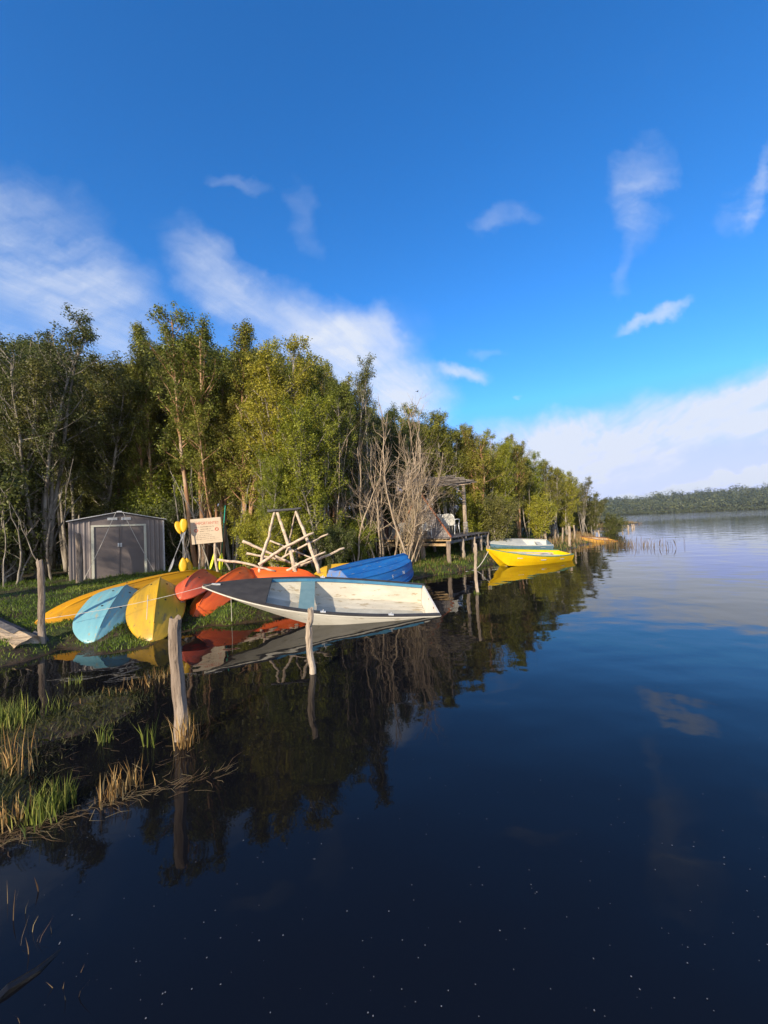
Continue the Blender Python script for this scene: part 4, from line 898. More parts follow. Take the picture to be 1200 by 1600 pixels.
def straw_mat():
    rng = np.random.default_rng(77); Q = []; n = 360; a, b, c = G(-40, 1330), G(170, 1255), G(420, 1190)
    for i in range(n):
        t = rng.random() ** 1.35 * .85; p = (a.lerp(b, t * 2) if t < .5 else b.lerp(c, (t - .5) * 2)) + Vector((rng.normal(0, .04 + .06 * rng.random()), rng.normal(0, .02 + .10 * rng.random() ** 4), .004 + rng.random() * .012))
        if rng.random() < .35: q = G(rng.uniform(60, 330), rng.uniform(1050, 1230)); p = Vector((q.x, q.y, max(gz(q.x, q.y), 0) + .008))
        an = rng.normal(.45, .75); L = rng.uniform(.03, .20) * (.5 + rng.random()); d = Vector((math.cos(an), math.sin(an), rng.normal(0, .06))) * L; s = Vector((-math.sin(an), math.cos(an), 0)) * rng.uniform(.0010, .0022); bow = s.normalized() * L * rng.normal(0, .12)
        Q.append([p - s, p + d * .5 - s + bow, p + d, p + d * .5 + s + bow, p + s])
    o = link('floating_straw', quadmesh('floating_straw', np.array([[tuple(v) for v in q] for q in Q]), M['brownveg'], rng.random(len(Q)), k=5), None); tag(o, 'line of dead straw floating at the edge of the marsh', 'straw', kind='stuff')
    n = 230; Q = []; 
    for i in range(n):
        q = G(rng.uniform(60, 1200), 1090 + 510 * rng.random() ** .8); r = rng.uniform(.0012, .0034); k = 6
        Q.append([(q.x + r * math.cos(t) * rng.uniform(.6, 1.3), q.y + r * math.sin(t) * rng.uniform(.6, 1.3), .003) for t in np.linspace(0, 6.28, 6)[:-1]])
    o = link('floating_flecks', quadmesh('floating_flecks', np.array(Q), M['debris'], k=5), None); tag(o, 'tiny pale flecks floating on the dark water', 'debris', kind='stuff')
straw_mat()

# ------------------------------------------------------------------ posts and logs
def post(px, pyb, pyt, w, label, mat='post', name='wooden_post', z=0, lean=0, group=None, Y=None, seed=0, topx=None, n=14):
    rng = np.random.default_rng(seed + 100); b = G(px, pyb, z); t = P(topx if topx else px + (pyb - pyt) * -.042, pyt, b.y)
    L = (t - b).length; m = MB(); k = 12; ax = (t - b).normalized(); side = Vector((ax.z, 0, -ax.x))
    pts = []
    for i in range(k):
        u = i / (k - 1); q = b.lerp(t, u) - ax * 0 + side * (rng.normal(0, .004)) + side * .02 * math.sin(u * 5 + seed); pts.append(np.array(q) - np.array(b))
    pts = [pts[0] - np.array(ax) * .5] + pts
    rad = np.array([1.05] + [1.05 - .15 * (i / (k - 1)) + rng.normal(0, .03) for i in range(k)]) * w / 2
    m.tube(pts, rad, n, rough=.10, rng=rng); vv = m.v[0]; vv[-n:, :] += np.c_[np.zeros(n), np.zeros(n), rng.normal(0, .02 * min(w / .1, 1.3), n)]
    o = m.build(name, M[mat], None); o.location = b; tag(o, label, 'post', group); return o
post(281, 1156, 966, .104, 'thick weathered post standing in the water nearest the camera', seed=1, topx=275)
post(486, 1052, 951, .085, 'pale weathered post in the water in front of the white boat', 'post_pale', seed=2, topx=484)
post(746, 925, 850, .085, 'slim bleached post in the water near the deck', 'post_pale', seed=3, topx=742)
post(68, 1003, 876, .09, 'split topped post on the bank at the nose of the long yellow kayak', seed=4, z=.12, topx=61)
post(125, 913, 834, .16, 'mossy grey post leaning on the front of the shed left of the door', seed=5, z=.45)
post(246, 893, 811, .10, 'pale peeled pole against the right part of the shed front', 'post_pale', seed=6, z=.5, topx=241)
fl = [(880, 858, 828, .11), (893, 856, 827, .09), (905, 854, 817, .12), (914, 848, 815, .11), (927, 844, 812, .1)]
fl = [(881, 863, 828, .15), (894, 856, 829, .13), (905, 859, 822, .12), (902 + 9, 854, 824, .12), (889, 857, 831, .08)]
for i, (px, pb, pt, w) in enumerate([(880.5, 866, 829, .15), (895, 857, 828, .13), (906, 858, 826, .11), (890.5 + 0, 861, 823, .12)]): pass
FP = [(892 - 12, 857, 828, .14, 'brown'), (892 + 3, 851, 827, .10, ''), (0, 0, 0, 0, '')]
for i, (px, pb, pt, w, lb) in enumerate([(853, 853, 823, .15, 'stout fence post on the bank just behind the yellow boat'), (868.5, 851, 828, .14, 'second fence post along the bank, darker than its neighbours'), (880, 853, 825, .10, 'thin straight fence post along the bank'),
        (890.5, 855, 822, .14, 'leaning fence post along the bank, tallest of the row'), (898, 848, 821, .12, 'pale fence post right of the leaning one'), (936, 842, 829, .10, 'short post among the reeds behind the amber boat')]):
    post(px, pb, pt, w, lb, 'post_pale' if i != 1 else 'post', 'fence_post', z=.05, seed=20 + i, group='fence posts along the far bank', n=8)
for i, (px, pb, pt) in enumerate([(948.5, 832, 824), (960, 831, 822.5), (972.5, 829, 821), (981.5, 828, 820), (987.7, 825.5, 819.5), (990.5, 824.5, 819)]):
    post(px, pb, pt, .16, ['first small post out in the water past the amber boat', 'second small post out in the water, the thickest', 'third small post out in the water', 'fourth small post out in the water', 'fifth small post out in the water', 'outermost small post of the fence in the lake'][i], 'post_pale', 'fence_post', z=0, seed=40 + i, group='fence posts running into the lake', n=6)
# split log lower left
def log():
    rng = np.random.default_rng(9); a = G(-75, 962, .36); b = G(44, 1016, .06); ax = (b - a).normalized(); L = (b - a).length + .0
    n = 18; k = 16; up = Vector((0, 0, 1)); sd = ax.cross(up).normalized(); up = sd.cross(ax); A = []
    for i in range(k):
        u = i / (k - 1); r = .31 - .09 * u; row = []
        for j in range(n):
            th = j / n * 2 * math.pi; rr = r * (1 + .10 * math.sin(3 * th + 1) + .06 * math.sin(7 * th + u * 2) + rng.normal(0, .025))
            e = ax * (rng.normal(0, .05) + (.12 * math.sin(2 * th)) if i == k - 1 else 0)
            row.append(tuple(a + ax * L * u + sd * math.cos(th) * rr + up * math.sin(th) * rr * .95 + e))
        A.append(row)
    r_ = empty('fallen_log', a); m = MB(); m.grid(np.array(A) - np.array(a), close_v=True); m.f.append(tuple(range((k - 1) * n, k * n))); m.build('split_wood', M['log'], r_, smooth=False)
    m = MB(); A = np.array(A) - np.array(a); c = A.mean(1, keepdims=True); top = (A[:, 4:11] - c) * 1.05 + c; m.grid(top[:14]); m.build('bark', M['log_bark'], r_)
    m = MB(); p = G(70, 1002, .10) - a; m.tube([(p.x - .25, p.y + .1, p.z + .06), (p.x, p.y, p.z), (p.x + .12, p.y - .03, p.z - .08)], [.11, .10, .05], 9, rough=.15, rng=rng); m.build('root_stump', M['log_bark'], r_)
    tag(r_, 'splintered fallen log with pale split wood jutting in from the left edge', 'log')
log()
m = MB(); a, b_ = G(-30, 1580), G(100, 1478); d = b_ - a
m.tube([(0, 0, -.03), tuple(d * .3 + Vector((0, 0, -.005))), tuple(d * .6 + Vector((.02, 0, -.012))), tuple(d + Vector((0, 0, -.015)))], [.03, .028, .025, .014], 8, rough=.12, rng=RNG)
o = m.build('sunken_branch', M['sunken'], None); o.location = a; tag(o, 'dark sunken branch just breaking the water at the lower left corner', 'branch')

# ------------------------------------------------------------------ shed
def shed():
    fl_ = G(109, 911, .45); fr = G(258, 896, .45); u = (fr - fl_); Wd = u.length; u.normalize(); nrm = Vector((u.y, -u.x, 0)); 
    mw = Matrix((u, -nrm, Vector((0, 0, 1)))).transposed().to_4x4(); mw = Matrix.Translation(fl_) @ mw
    r = empty('metal_shed', mw=mw); H = 1.93; pk = H + .27; dp = 1.9
    # local: x along the front, y back, z up
    def ribbed(x0, x1, z0, ztop, y, name):
        m = MB(); n = int((x1 - x0) / .0225); xs = np.linspace(x0, x1, n + 1)
        off = np.array([0 if (i % 6) in (0, 1, 2, 3) else -.014 for i in range(n + 1)]); tops = [ztop(x) for x in xs]
        m.grid(np.array([[(x, y + o, z0), (x, y + o, t)] for x, o, t in zip(xs, off, tops)])); return m.build(name, M['sheet_metal'], r)
    zt = lambda x: H + (pk - H) * (1 - abs(x - Wd / 2) / (Wd / 2)) - .02
    d0, d1 = Wd * .235, Wd * .765; dh = 1.72
    ribbed(0, d0 - .06, -.05, lambda x: H - .03, 0, 'wall'); ribbed(d1 + .06, Wd, -.05, lambda x: H - .03, 0, 'wall')
    m = MB(); m.add([(0, .004, H - .06), (Wd, .004, H - .06), (Wd, .004, H - .01), (Wd / 2, .004, pk - .01), (0, .004, H - .01)], [(0, 1, 2, 3, 4)]); m.box((Wd / 2, -.006, dh + .10), (d1 - d0 + .12, .012, .1)); m.build('gable_panel', M['door_metal'], r)
    # side walls: x constant
    for x, s in ((0, -1), (Wd, 1)):
        m = MB(); n = int(dp / .03); ys = np.linspace(0, dp, n + 1); off = [0 if (i % 4) < 2 else .014 for i in range(n + 1)]
        m.grid(np.array([[(x + s * o, y, -.05), (x + s * o, y, H - .03)] for y, o in zip(ys, off)])); m.build('wall', M['sheet_metal'], r)
    m = MB(); m.add([(0, dp, -.05), (Wd, dp, -.05), (Wd, dp, H), (Wd / 2, dp, pk), (0, dp, H)], [(0, 1, 2, 3, 4)]); m.build('wall', M['sheet_metal'], r)
    # roof
    ov = .07
    m = MB()
    for s in (-1, 1):
        e = Wd / 2 + s * (Wd / 2 + ov); ze = H - .27 / (Wd / 2) * ov
        m.add([(Wd / 2, -ov, pk), (e, -ov, ze), (e, dp + ov, ze), (Wd / 2, dp + ov, pk), (Wd / 2, -ov, pk + .02), (e, -ov, ze + .02), (e, dp + ov, ze + .02), (Wd / 2, dp + ov, pk + .02)], [(0, 1, 2, 3), (4, 7, 6, 5), (1, 5, 6, 2), (0, 4, 5, 1), (2, 6, 7, 3)])
    rf = m.build('roof', M['sheet_metal'], r)
    for s in (-1, 1):
        e = Wd / 2 + s * (Wd / 2 + ov); ze = H - .27 / (Wd / 2) * ov
        MB().plank((Wd / 2, -ov - .01, pk + .004), (e, -ov - .01, ze + .004), .02, .045, up=(0, 1, 0)).build('roof_trim', M['pale_metal'], rf)
    MB().box((Wd / 2, -ov - .018, pk + .006), (.14, .02, .05)).build('ridge_cap', M['pale_metal'], rf)
    # corner trims, door frame
    for x in (.02, Wd - .02): MB().box((x, -.018, H / 2 - .04), (.045, .012, H - .02)).build('corner_trim', M['pale_metal'] if x > 1 else M['sheet_metal'], r)
    fr_ = MB(); fr_.box((d0 - .03, -.03, dh / 2 - .02), (.07, .05, dh + .04)); fr_.box((d1 + .03, -.03, dh / 2 - .02), (.07, .05, dh + .04)); fr_.box(((d0 + d1) / 2, -.03, dh + .03), (d1 - d0 + .13, .052, .055)); fr_.build('door_frame', M['frame_metal'], r)
    mid = (d0 + d1) / 2
    for x0, x1 in ((d0 + .005, mid - .004), (mid + .004, d1 - .005)):
        m = MB(); m.box(((x0 + x1) / 2, -.02, dh / 2), (x1 - x0, .018, dh)); 
        for xx in (x0 + .02, x1 - .02): m.box((xx, -.032, dh / 2), (.03, .008, dh - .02))
        d = m.build('door', M['door_metal'], r)
        hx = mid + (.035 if x0 > mid else -.035); h = MB(); h.box((hx, -.042, dh * .64), (.05, .014, .13)); h.box((hx, -.058, dh * .64), (.018, .022, .09)); h.build('handle', M['pale_metal'], d)
    for s in (-1, 1):
        m = MB(); cx = Wd / 2 + s * .19; m.box((cx, -.012, H + .045), (.27, .012, .085))
        m.box((cx, -.020, H + .045), (.25, .006, .012))
        m.build('vent', M['pale_metal'], r)
    tag(r, 'grey brown ribbed metal garden shed with double doors and pale door frame', 'shed')
    # ropes from the gable to the ground
    for s, lab in ((-1, 'thin white rope slanting from the shed gable to the left of the doors'), (1, 'thin white rope slanting from the shed gable to the right of the doors')):
        a = mw @ Vector((Wd / 2 + s * .10, -.12, pk - .02)); e = mw @ Vector((Wd / 2 + s * (1.0 if s < 0 else .98), -.45, .02)); pts = [a.lerp(e, t) + Vector((0, 0, -.05 * math.sin(math.pi * t))) for t in np.linspace(0, 1, 12)]
        o = MB().tube([p - a for p in pts], .008, 5).build('rope', M['rope'], None); o.location = a; tag(o, lab, 'rope')
shed()

# ------------------------------------------------------------------ sign
def text_mesh(body, size, ext=.001):
    cu = bpy.data.curves.new('t', 'FONT'); cu.body = body; cu.size = size; cu.extrude = ext; cu.align_x = 'CENTER'
    to = bpy.data.objects.new('t', cu); S.collection.objects.link(to); bpy.context.view_layer.update()
    me_ = bpy.data.meshes.new_from_object(to.evaluated_get(bpy.context.evaluated_depsgraph_get())); bpy.data.objects.remove(to); return me_
def sign():
    D = 12.0; a, b, c, d = P(300, 851, D - .15), P(348, 846.5, D + .15), P(347, 808, D + .15), P(300, 811, D - .15)
    x = (b - a); w = x.length; x.normalize(); h = (d - a).length; zz = Vector((0, 0, 1)); y = zz.cross(x).normalized(); zz = x.cross(y)
    mw = Matrix.Translation((a + b) / 2) @ Matrix((x, y, zz)).transposed().to_4x4(); r = empty('information_sign', mw=mw)
    MB().add([(-w / 2, 0, 0), (w / 2, 0, .0), (w / 2 - .01, 0, h), (-w / 2, 0, h - .01), (-w / 2, .018, 0), (w / 2, .018, 0), (w / 2 - .01, .018, h), (-w / 2, .018, h - .01)], [(0, 1, 2, 3), (4, 7, 6, 5), (0, 4, 5, 1), (1, 5, 6, 2), (2, 6, 7, 3), (3, 7, 4, 0)]).build('board', M['sign_board'], r)
    rng = np.random.default_rng(3)
    gr = r.matrix_world.translation.z - gz(a.x, a.y)
    for px in (-.27, .21):
        MB().tube([(px + .03 * math.sin(i * .8 + px * 9), .055, -gr - .2 + (gr + h * .95 + .2) * i / 9) for i in range(10)], .036, 9, rough=.06, rng=rng).build('leg', M['pole'], r)
    me_ = text_mesh('¡¡IMPORTANTE!!', .125); v = np.array([q.co[:] for q in me_.vertices]); f = [tuple(p.vertices) for p in me_.polygons]
    MB().add(np.c_[v[:, 0] * w * .80 / max(np.ptp(v[:, 0]), .1), -.003 - v[:, 2], v[:, 1] + h * .745], f).build('lettering', M['red_ink'], r)
    m = MB()
    def line(x0, x1, z, hh=.018, gap=.25):
        q = x0
        while q < x1:
            L = rng.uniform(.008, .022); m.box((q + L / 2, -.003, z + rng.normal(0, .002)), (L, .002, hh * rng.uniform(.5, 1))); q += L + .006 + (.02 if rng.random() < gap else 0)
    line(-.38 * w, .27 * w, h * .66, .024); line(-.20 * w, .15 * w, h * .565, .028); line(-.22 * w, .25 * w, h * .48, .024); line(-.36 * w, .08 * w, h * .385); line(-.33 * w, .16 * w, h * .315); line(-.36 * w, .25 * w, h * .245); line(-.36 * w, .36 * w, h * .175); line(-.02 * w, .42 * w, h * .10, .006); line(-.44 * w, -.05 * w, h * .88, .006)
    m.build('small_print', M['dark_ink'], r)
    for s in (-1, 1):
        cx, cz = s * .335 * w, h * .53; m = MB(); A = []
        for t in np.linspace(0, 2 * math.pi, 21)[:-1]: A.append([(cx + rr * math.cos(t), yy, cz + rr * math.sin(t)) for rr, yy in ((.030, -.002), (.056, -.002), (.056, -.006), (.030, -.006))])
        m.grid(np.array(A), close_u=True, close_v=True); m.build('ring_emblem', M['red_ink'], r)
    tag(r, 'cream wooden notice board with red heading on two peeled poles', 'sign')
sign()

# ------------------------------------------------------------------ paddles
def paddle(p0, p1, label, shaft, blade, double=True, bl=.42, bw=.19, group='paddles leaning behind the kayaks', sl=.014, facing=0):
    p0, p1 = Vector(p0), Vector(p1); mw = frame_from(p0, p1, facing); L = (p1 - p0).length; r = empty('paddle', mw=mw)
    MB().tube([(bl * .6, 0, 0), (L - (bl * .6 if double else 0), 0, 0)], sl, 8).build('shaft', M[shaft], r, smooth=True)
    def bd(x0, s):
        A = []
        for t in np.linspace(0, 1, 12):
            w = bw / 2 * (math.sin(math.pi * min(t * .93 + .07, 1)) ** .55) * (.75 + .35 * (1 - t)); A.append([(x0 + s * bl * t, w * c, .02 * (1 - c * c) - .012 + q) for c, q in ((-1, 0), (-.5, 0), (0, 0), (.5, 0), (1, 0), (1, .008), (.5, .01), (0, .01), (-.5, .01), (-1, .008))])
        m = MB(); m.grid(np.array(A), close_v=True); return m.build('blade', M[blade], r, smooth=True)
    bd(0, 1)
    if double: bd(L, -1)
    tag(r, label, 'paddle', group)
paddle(P(286, 893, 11.4), P(287, 811, 11.6), 'yellow bladed paddle standing upright, frontmost of the cluster by the shed', 'shaft', 'blade_yellow', bw=.24, facing=8)
paddle(P(297, 892, 11.6), P(277, 815, 11.9), 'yellow bladed paddle crossing behind the upright one', 'shaft', 'blade_yellow', bw=.22, facing=-20)
paddle(P(264, 893, 11.4), P(290, 826, 11.75), 'grey handled paddle slanting down towards the shed', 'shaft', 'shaft', bw=.16, facing=8)
paddle(P(328, 889, 12.2), P(340, 845, 12.4), 'lime bladed paddle slanting behind the sign leg', 'shaft', 'blade_lime', False, bl=.5, bw=.13, facing=8)
paddle(P(344, 890, 12.3), P(352, 790, 12.55), 'tall paddle with lime blade and sea green shaft right of the sign', 'shaft_green', 'blade_lime', False, bl=.55, bw=.17, facing=8)

# ------------------------------------------------------------------ log rack
def rack():
    o = P(455, 897, 10.6); o.z = gz(o.x, o.y); r = empty('log_rack', o)
    def pole(pts, w, name, mat='pole', seed=0):
        rng = np.random.default_rng(seed + 7); W_ = [P(*q) - o for q in pts]; path = []
        for a, b in zip(W_[:-1], W_[1:]):
            for t in np.linspace(0, 1, 7)[:-1]: path.append(a.lerp(b, t))
        path.append(W_[-1]); path = [np.array(p) + rng.normal(0, .006, 3) for p in path]
        MB().tube(path, np.linspace(1.0, .72, len(path)) * w / 2, 9, rough=.11, rng=rng).build(name, M[mat], r, smooth=True)
    pole([(404, 900, 10.2), (410, 868, 10.3), (420, 838, 10.4), (429, 798, 10.6)], .085, 'leg', seed=1)
    pole([(463, 905, 10.3), (455, 866, 10.4), (446, 838, 10.5), (433, 800, 10.62)], .10, 'leg', seed=2)
    pole([(499, 895, 10.4), (483, 850, 10.5), (462, 800, 10.65)], .10, 'leg', seed=3)
    pole([(444, 872, 11.3), (452, 850, 11.2), (456, 825, 11.0), (462, 798, 10.7)], .05, 'leg', seed=4)
    pole([(418, 798.5, 10.55), (445, 797, 10.6), (471, 794, 10.7)], .09, 'beam', 'beam_dark', seed=5)
    pole([(404, 883, 10.1), (440, 858, 10.2), (490, 832, 10.3)], .095, 'cross_pole', seed=6)
    pole([(379, 845, 10.6), (412, 860, 10.65), (455, 880, 10.7)], .08, 'cross_pole', seed=7)
    pole([(386, 865, 10.75), (430, 873, 10.8), (478, 884, 10.85)], .07, 'cross_pole', seed=8)
    pole([(340, 875, 10.05), (380, 879, 10.1), (430, 893, 10.2)], .07, 'cross_pole', seed=9)
    pole([(440, 872, 10.75), (480, 850, 10.7), (513, 834, 10.7)], .075, 'cross_pole', seed=10)
    pole([(422, 845, 10.85), (455, 859, 10.85), (492, 874, 10.85)], .055, 'cross_pole', seed=11)
    pole([(448, 892, 10.3), (480, 874, 10.4), (509, 862, 10.5)], .07, 'cross_pole', seed=12)
    pole([(462, 886, 10.55), (500, 872, 10.65), (538, 856, 10.8)], .075, 'cross_pole', seed=13)
    tag(r, 'rough rack of peeled crossing logs with two pairs of legs under a dark beam', 'log rack')
rack()

# ------------------------------------------------------------------ deck, hut, chairs
C0 = Vector((2.45, 15.0, 0)); U = Vector((.5, .866, 0)); Vv = Vector((-.866, .5, 0)); DZ = 1.24
def dk(a, b, z=DZ): q = C0 + U * a + Vv * b; q.z = z; return q
def deck():
    r = empty('wooden_deck', dk(0, 0, 0)); o = dk(0, 0, 0); rng = np.random.default_rng(8)
    m = MB(); 
    for i in range(21):
        b = i * .165; L = 6.0 - (0.3 if i % 3 else 0) * rng.random(); m.plank(dk(-.05 - .06 * rng.random(), b, DZ - .02 + rng.normal(0, .004)) - o, dk(L, b, DZ - .02 + rng.normal(0, .006)) - o, .145, .035)
    m.build('planking', M['plank_grey'], r)
    for a in (.08, 2.0, 3.9, 5.7): MB().plank(dk(a, -.1, DZ - .09) - o, dk(a, 3.4, DZ - .09) - o, .08, .10).build('joist', M['plank_tan'] if a < 1 else M['plank_grey'], r)
    for b in (.0, 3.3): MB().plank(dk(-.05, b, DZ - .19) - o, dk(5.9, b, DZ - .19) - o, .07, .10).build('bearer', M['plank_grey'], r)
    MB().plank(dk(.02, .1, DZ - .28) - o, dk(.02, 3.3, DZ - .24) - o, .05, .10).build('bearer', M['plank_tan'], r)
    for i, (a, b) in enumerate(((.05, .02), (1.7, 0), (3.3, 0), (4.4, 0), (5.6, 0), (.1, 1.15), (.1, 2.1), (.1, 3.0), (2.6, 3.0), (5.0, 3.2), (2.4, 1.6))):
        q = dk(a, b, 0); g = gz(q.x, q.y); z1 = DZ - .14
        MB().tube([(q.x - o.x + rng.normal(0, .01), q.y - o.y, z) for z in np.linspace(g - .3, z1, 6)], .085, 9, rough=.07, rng=rng).build('post', M['post_pale'] if b == 0 else M['post'], r)
    tag(r, 'raised deck of weathered grey planks on round posts at the forest edge', 'deck')
    # pergola
    q = dk(3.9, .55); r = empty('pergola', q); 
    def rel(a, b, z): return dk(a, b, DZ + z) - q
    for a, b in ((3.9, .55), (3.9, 3.2), (1.6, 3.3)): MB().tube([tuple(rel(a, b, z)) for z in np.linspace(0, 2.38, 8)], np.linspace(.09, .07, 8), 9, rough=.06, rng=rng).build('post', M['post_pale'], r)
    MB().tube([rel(3.9, .2, 2.42), rel(3.9, 3.5, 2.42)], .055, 8).build('beam', M['post_pale'], r); MB().tube([rel(4.0, .55, 2.36), rel(1.0, 3.3, 2.42)], .045, 8).build('beam', M['post_pale'], r)
    MB().tube([rel(3.9, .6, 1.95), rel(3.9, 1.15, 2.38)], .035, 7).build('brace', M['post_pale'], r)
    m = MB()
    for i in range(16): m.tube([rel(1.0 + i * .2 + rng.normal(0, .04), .1 + rng.normal(0, .15), 2.49 + rng.normal(0, .02)), rel(1.0 + i * .2 + rng.normal(0, .05), 3.6, 2.50 + rng.normal(0, .03))], .026, 6)
    for i in range(5): m.tube([rel(.8, .3 + i * .7, 2.545), rel(4.5, .3 + i * .7 + rng.normal(0, .05), 2.545)], .02, 6)
    m.build('roof_slats', M['plank_grey'], r)
    m = MB()
    for i in range(7): m.tube([tuple(rel(3.9, .55, .08 + i * .075) + Vector((.11 * math.cos(t), .11 * math.sin(t), 0))) for t in np.linspace(0, 6.28, 10)], .016, 5)
    m.build('rope_wrapping', M['rope'], r)
    tag(r, 'pole pergola with a flat slatted roof standing on the deck', 'pergola')
    # gable screen
    q = dk(.35, 0, DZ); r = empty('gable_screen', q)
    def rr(b, z, off=0): return dk(.35 + off, b, DZ + z) - q
    wid = 2.5; ap = 1.85
    m = MB(); rows = 17
    for i in range(rows):
        z0 = i * ap / rows; z1 = z0 + ap / rows * 1.15; b0 = z0 / ap * wid / 2; b = b0 + .03
        if b > wid - b0: break
        while b < wid - b0 - .03:
            w = min(rng.uniform(.07, .13), wid - b0 - b); m.add([rr(b, z0, -.018), rr(b + w - .006, z0 + rng.normal(0, .004), -.018), rr(b + w - .006, min(z1, ap), 0), rr(b, min(z1, ap), 0), rr(b, z0, -.006), rr(b + w - .006, z0, -.006), rr(b + w - .006, min(z1, ap), .01), rr(b, min(z1, ap), .01)], [(0, 1, 2, 3), (0, 4, 5, 1), (1, 5, 6, 2), (0, 3, 7, 4), (4, 7, 6, 5)]); b += w
    m.build('shingles', M['shingle'], r)
    MB().plank(rr(-.03, 0, -.05), rr(wid / 2, ap + .03, -.05), .05, .10, up=U).build('rake_board', M['rust'], r); MB().plank(rr(wid + .03, 0, -.05), rr(wid / 2, ap + .03, -.05), .05, .10, up=U).build('rake_board', M['rust'], r)
    m = MB(); m.plank(rr(.1, .03, .04), rr(wid - .1, .03, .04), .05, .06); m.plank(rr(wid / 2, 0, .04), rr(wid / 2, ap - .1, .04), .05, .05); m.build('stud', M['plank_grey'], r)
    tag(r, 'triangular grey shingled hut gable with a rust brown slanting edge board on the deck', 'hut')
    # small red-brown cabin behind the thicket
    o = Vector((.9, 19.0, gz(.9, 19.0))); r = empty('cabin', o, (0, 0, R(20))); m = MB()
    for i in range(22):
        z = i * .13
        for j in range(20):
            w = .12; m.box((-1.3 + j * .13 + (.05 if i % 2 else 0), -.01 * (i % 2) - .004 * (j % 3), z + .07), (.118, .02, .15), Matrix.Rotation(.08, 3, 'X'))
    m.box((0, .35, 1.42), (2.6, .6, 2.84)); m.build('wall', M['shingle_red'], r); m = MB(); m.plank((-1.5, -.1, 2.9), (0, -.1, 3.7), .9, .05, up=(0, 0, 1)); m.plank((1.5, -.1, 2.9), (0, -.1, 3.7), .9, .05); m.build('roof', M['plank_grey'], r)
    tag(r, 'red brown shingled cabin wall hidden behind the bare thicket', 'cabin')
    for pq, lab in ((P(633, 782, 17.5), 'small white bulb on the dark wall left of the pergola'), (P(675, 788, 17.3), 'small white bulb hanging above the shingled gable')):
        rb = empty('bulb', pq); m = MB(); A = [[(.035 * math.sin(t) * math.cos(p), .035 * math.sin(t) * math.sin(p), .04 * math.cos(t)) for p in np.linspace(0, 6.28, 9)[:-1]] for t in np.linspace(.05, 3.1, 7)]; m.grid(np.array(A), close_v=True); m.build('globe', M['lampwhite'], rb, smooth=True); MB().tube([(0, 0, .03), (0, .0, .08)], .014, 6).build('socket', M['beam_dark'], rb); tag(rb, lab, 'bulb')
deck()
def chair(loc, rz, label, s=1.0):
    r = empty('plastic_chair', loc, (0, 0, rz)); r.scale = (s, s, s); mt = M['white_plastic']      # local: faces -y, back at +y
    A = []
    for t in np.linspace(0, 1, 8): A.append([(c * (.24 - .02 * t), -.24 + .46 * t, .42 - .02 * math.sin(t * 3.1) - .012 * (1 - c * c)) for c in np.linspace(-1, 1, 9)])
    A = np.array(A); m = MB(); m.grid(A); B = A.copy(); B[:, :, 2] -= .014; m.grid(B[:, ::-1]); m.build('seat', mt, r, smooth=True)
    m = MB()                                                   # fan of slats with rounded top
    for i, c in enumerate(np.linspace(-1, 1, 9)):
        top = .90 - .10 * c * c; m.plank((c * .19, .215, .40), (c * .235, .40, top), .038, .012, up=(0, -1, .3))
    rim = [(-.225, .21, .40), (-.27, .30, .62), (-.265, .37, .78), (-.20, .40, .87), (0, .415, .915), (.20, .40, .87), (.265, .37, .78), (.27, .30, .62), (.225, .21, .40)]; m.tube(rim, .019, 7); m.build('backrest', mt, r, smooth=False)
    for sx in (-1, 1):
        m = MB(); m.tube([(sx * .27, .32, .64), (sx * .29, .05, .66), (sx * .29, -.22, .65), (sx * .27, -.26, .60)], .02, 7); m.build('armrest', mt, r, smooth=True)
        MB().tube([(sx * .24, -.22, .41), (sx * .27, -.27, 0)], [.024, .016], 7).build('leg', mt, r, smooth=True); MB().tube([(sx * .23, .20, .41), (sx * .27, .36, 0)], [.026, .016], 7).build('leg', mt, r, smooth=True); MB().tube([(sx * .27, -.26, .60), (sx * .25, -.22, .42)], .016, 6).build('arm_support', mt, r)
    tag(r, label, 'chair', 'white plastic chairs on the deck')
chair(P(706, 832, 18.2).xy.to_3d() + Vector((0, 0, DZ)), R(148), 'white plastic chair in full sun beside the pergola post', 1.08)
chair(P(686, 832, 18.6).xy.to_3d() + Vector((0, 0, DZ)), R(170), 'white plastic chair half hidden behind the slanting edge board', 1.08)
chair(dk(.02, .95) , R(15), 'shaded plastic chair in front of the gable shingles, right one', .72)
chair(dk(.02, 1.85), R(20), 'shaded plastic chair in front of the gable shingles, left one', .72)

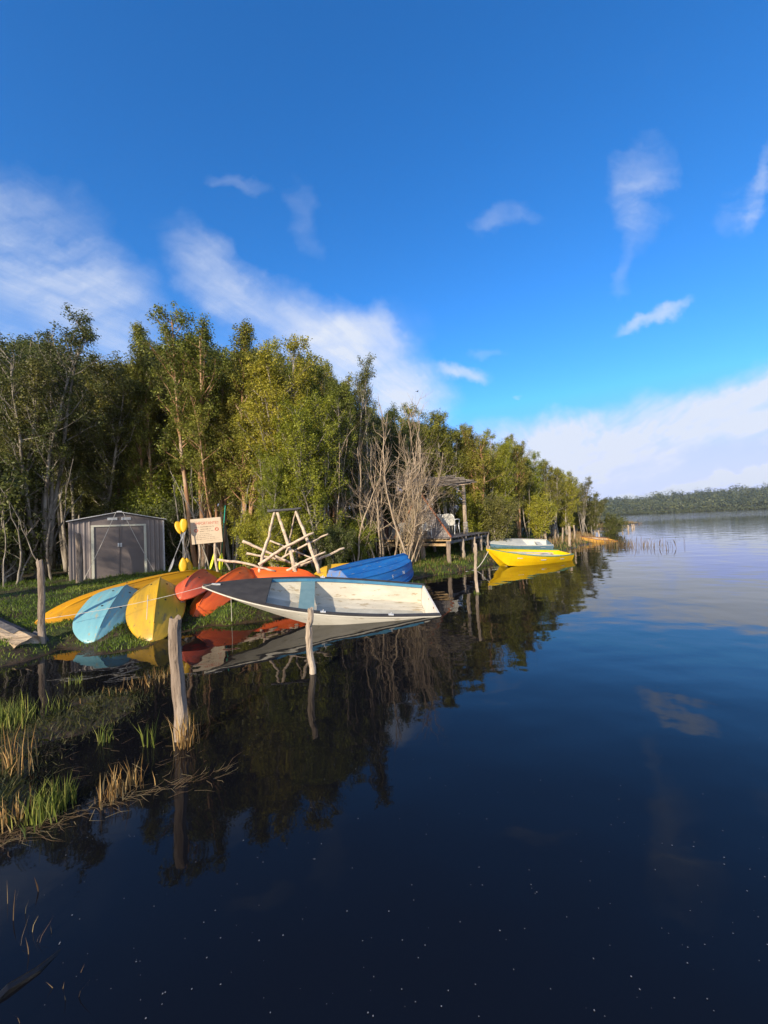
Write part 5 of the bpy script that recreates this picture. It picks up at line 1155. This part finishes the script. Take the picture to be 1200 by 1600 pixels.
# ------------------------------------------------------------------ ropes and bits
def rope(a, b, sag, label, r=.0042, n=16):
    a, b = Vector(a), Vector(b); pts = [a.lerp(b, t) - a + Vector((0, 0, -sag * math.sin(math.pi * t))) for t in np.linspace(0, 1, n)]
    o = MB().tube(pts, r, 5).build('rope', M['rope'], None); o.location = a; tag(o, label, 'rope'); return o
x, p, w, zs, zk = secw(.945); cl = WHITE @ Vector((x, 0, zs + .08))
rope(P(71, 967, 6.55), cl, .06, 'thin mooring rope running from the split post to the bow of the white boat')
bt = WHITE @ Vector((secw(.90)[0], -secw(.90)[2] - .01, secw(.9)[3] - .02)); rope(bt, (bt.x + .02, bt.y - .05, -.1), 0, 'thin cord hanging from the bow of the white boat into the water', .005)
rope(P(229, 968, 6.6), P(231, 930, 7.2), 0, 'short loose cord end hanging over the mustard hull', .005, 6)
yb = YEL @ Vector((Ly * .97, 0, .72)); rope(yb, P(728, 893, 14.2), .25, 'slack mooring line from the yellow boat to the grassy bank', .012)
bd = empty('bird', P(652, 612, 60), (0, 0, .6)); m = MB(); m.tube([(-.2, 0, 0), (-.08, 0, .02), (.08, 0, .02), (.22, 0, 0)], [.02, .06, .06, .02], 7); m.build('body', M['black_feather'], bd, smooth=True)
for s in (-1, 1): m = MB(); m.add([(-.08, 0, .03), (.09, 0, .03), (.02, s * .28, .13), (-.07, s * .26, .13), (-.1, s * .55, .06)], [(0, 1, 2, 3), (3, 2, 4)]); m.build('wing', M['black_feather'], bd)
tag(bd, 'small dark bird flying above the wood', 'bird')

# ------------------------------------------------------------------ air over the lake
hz_ = MB(); hz_.box((300, 350, 14.5), (5000, 2200, 61)); ho = hz_.build('haze', None)
hm = bpy.data.materials.new('lake_haze'); hm.use_nodes = True; ht = hm.node_tree; ht.nodes.clear()
hv = ht.nodes.new('ShaderNodeVolumePrincipled'); hv.inputs['Color'].default_value = (.86, .92, .96, 1); hv.inputs['Density'].default_value = .0002; hv.inputs['Anisotropy'].default_value = .2
hu = ht.nodes.new('ShaderNodeOutputMaterial'); ht.links.new(hv.outputs[0], hu.inputs['Volume']); ho.data.materials.append(hm)
tag(ho, 'thin pale haze over the lake', None, kind='stuff')
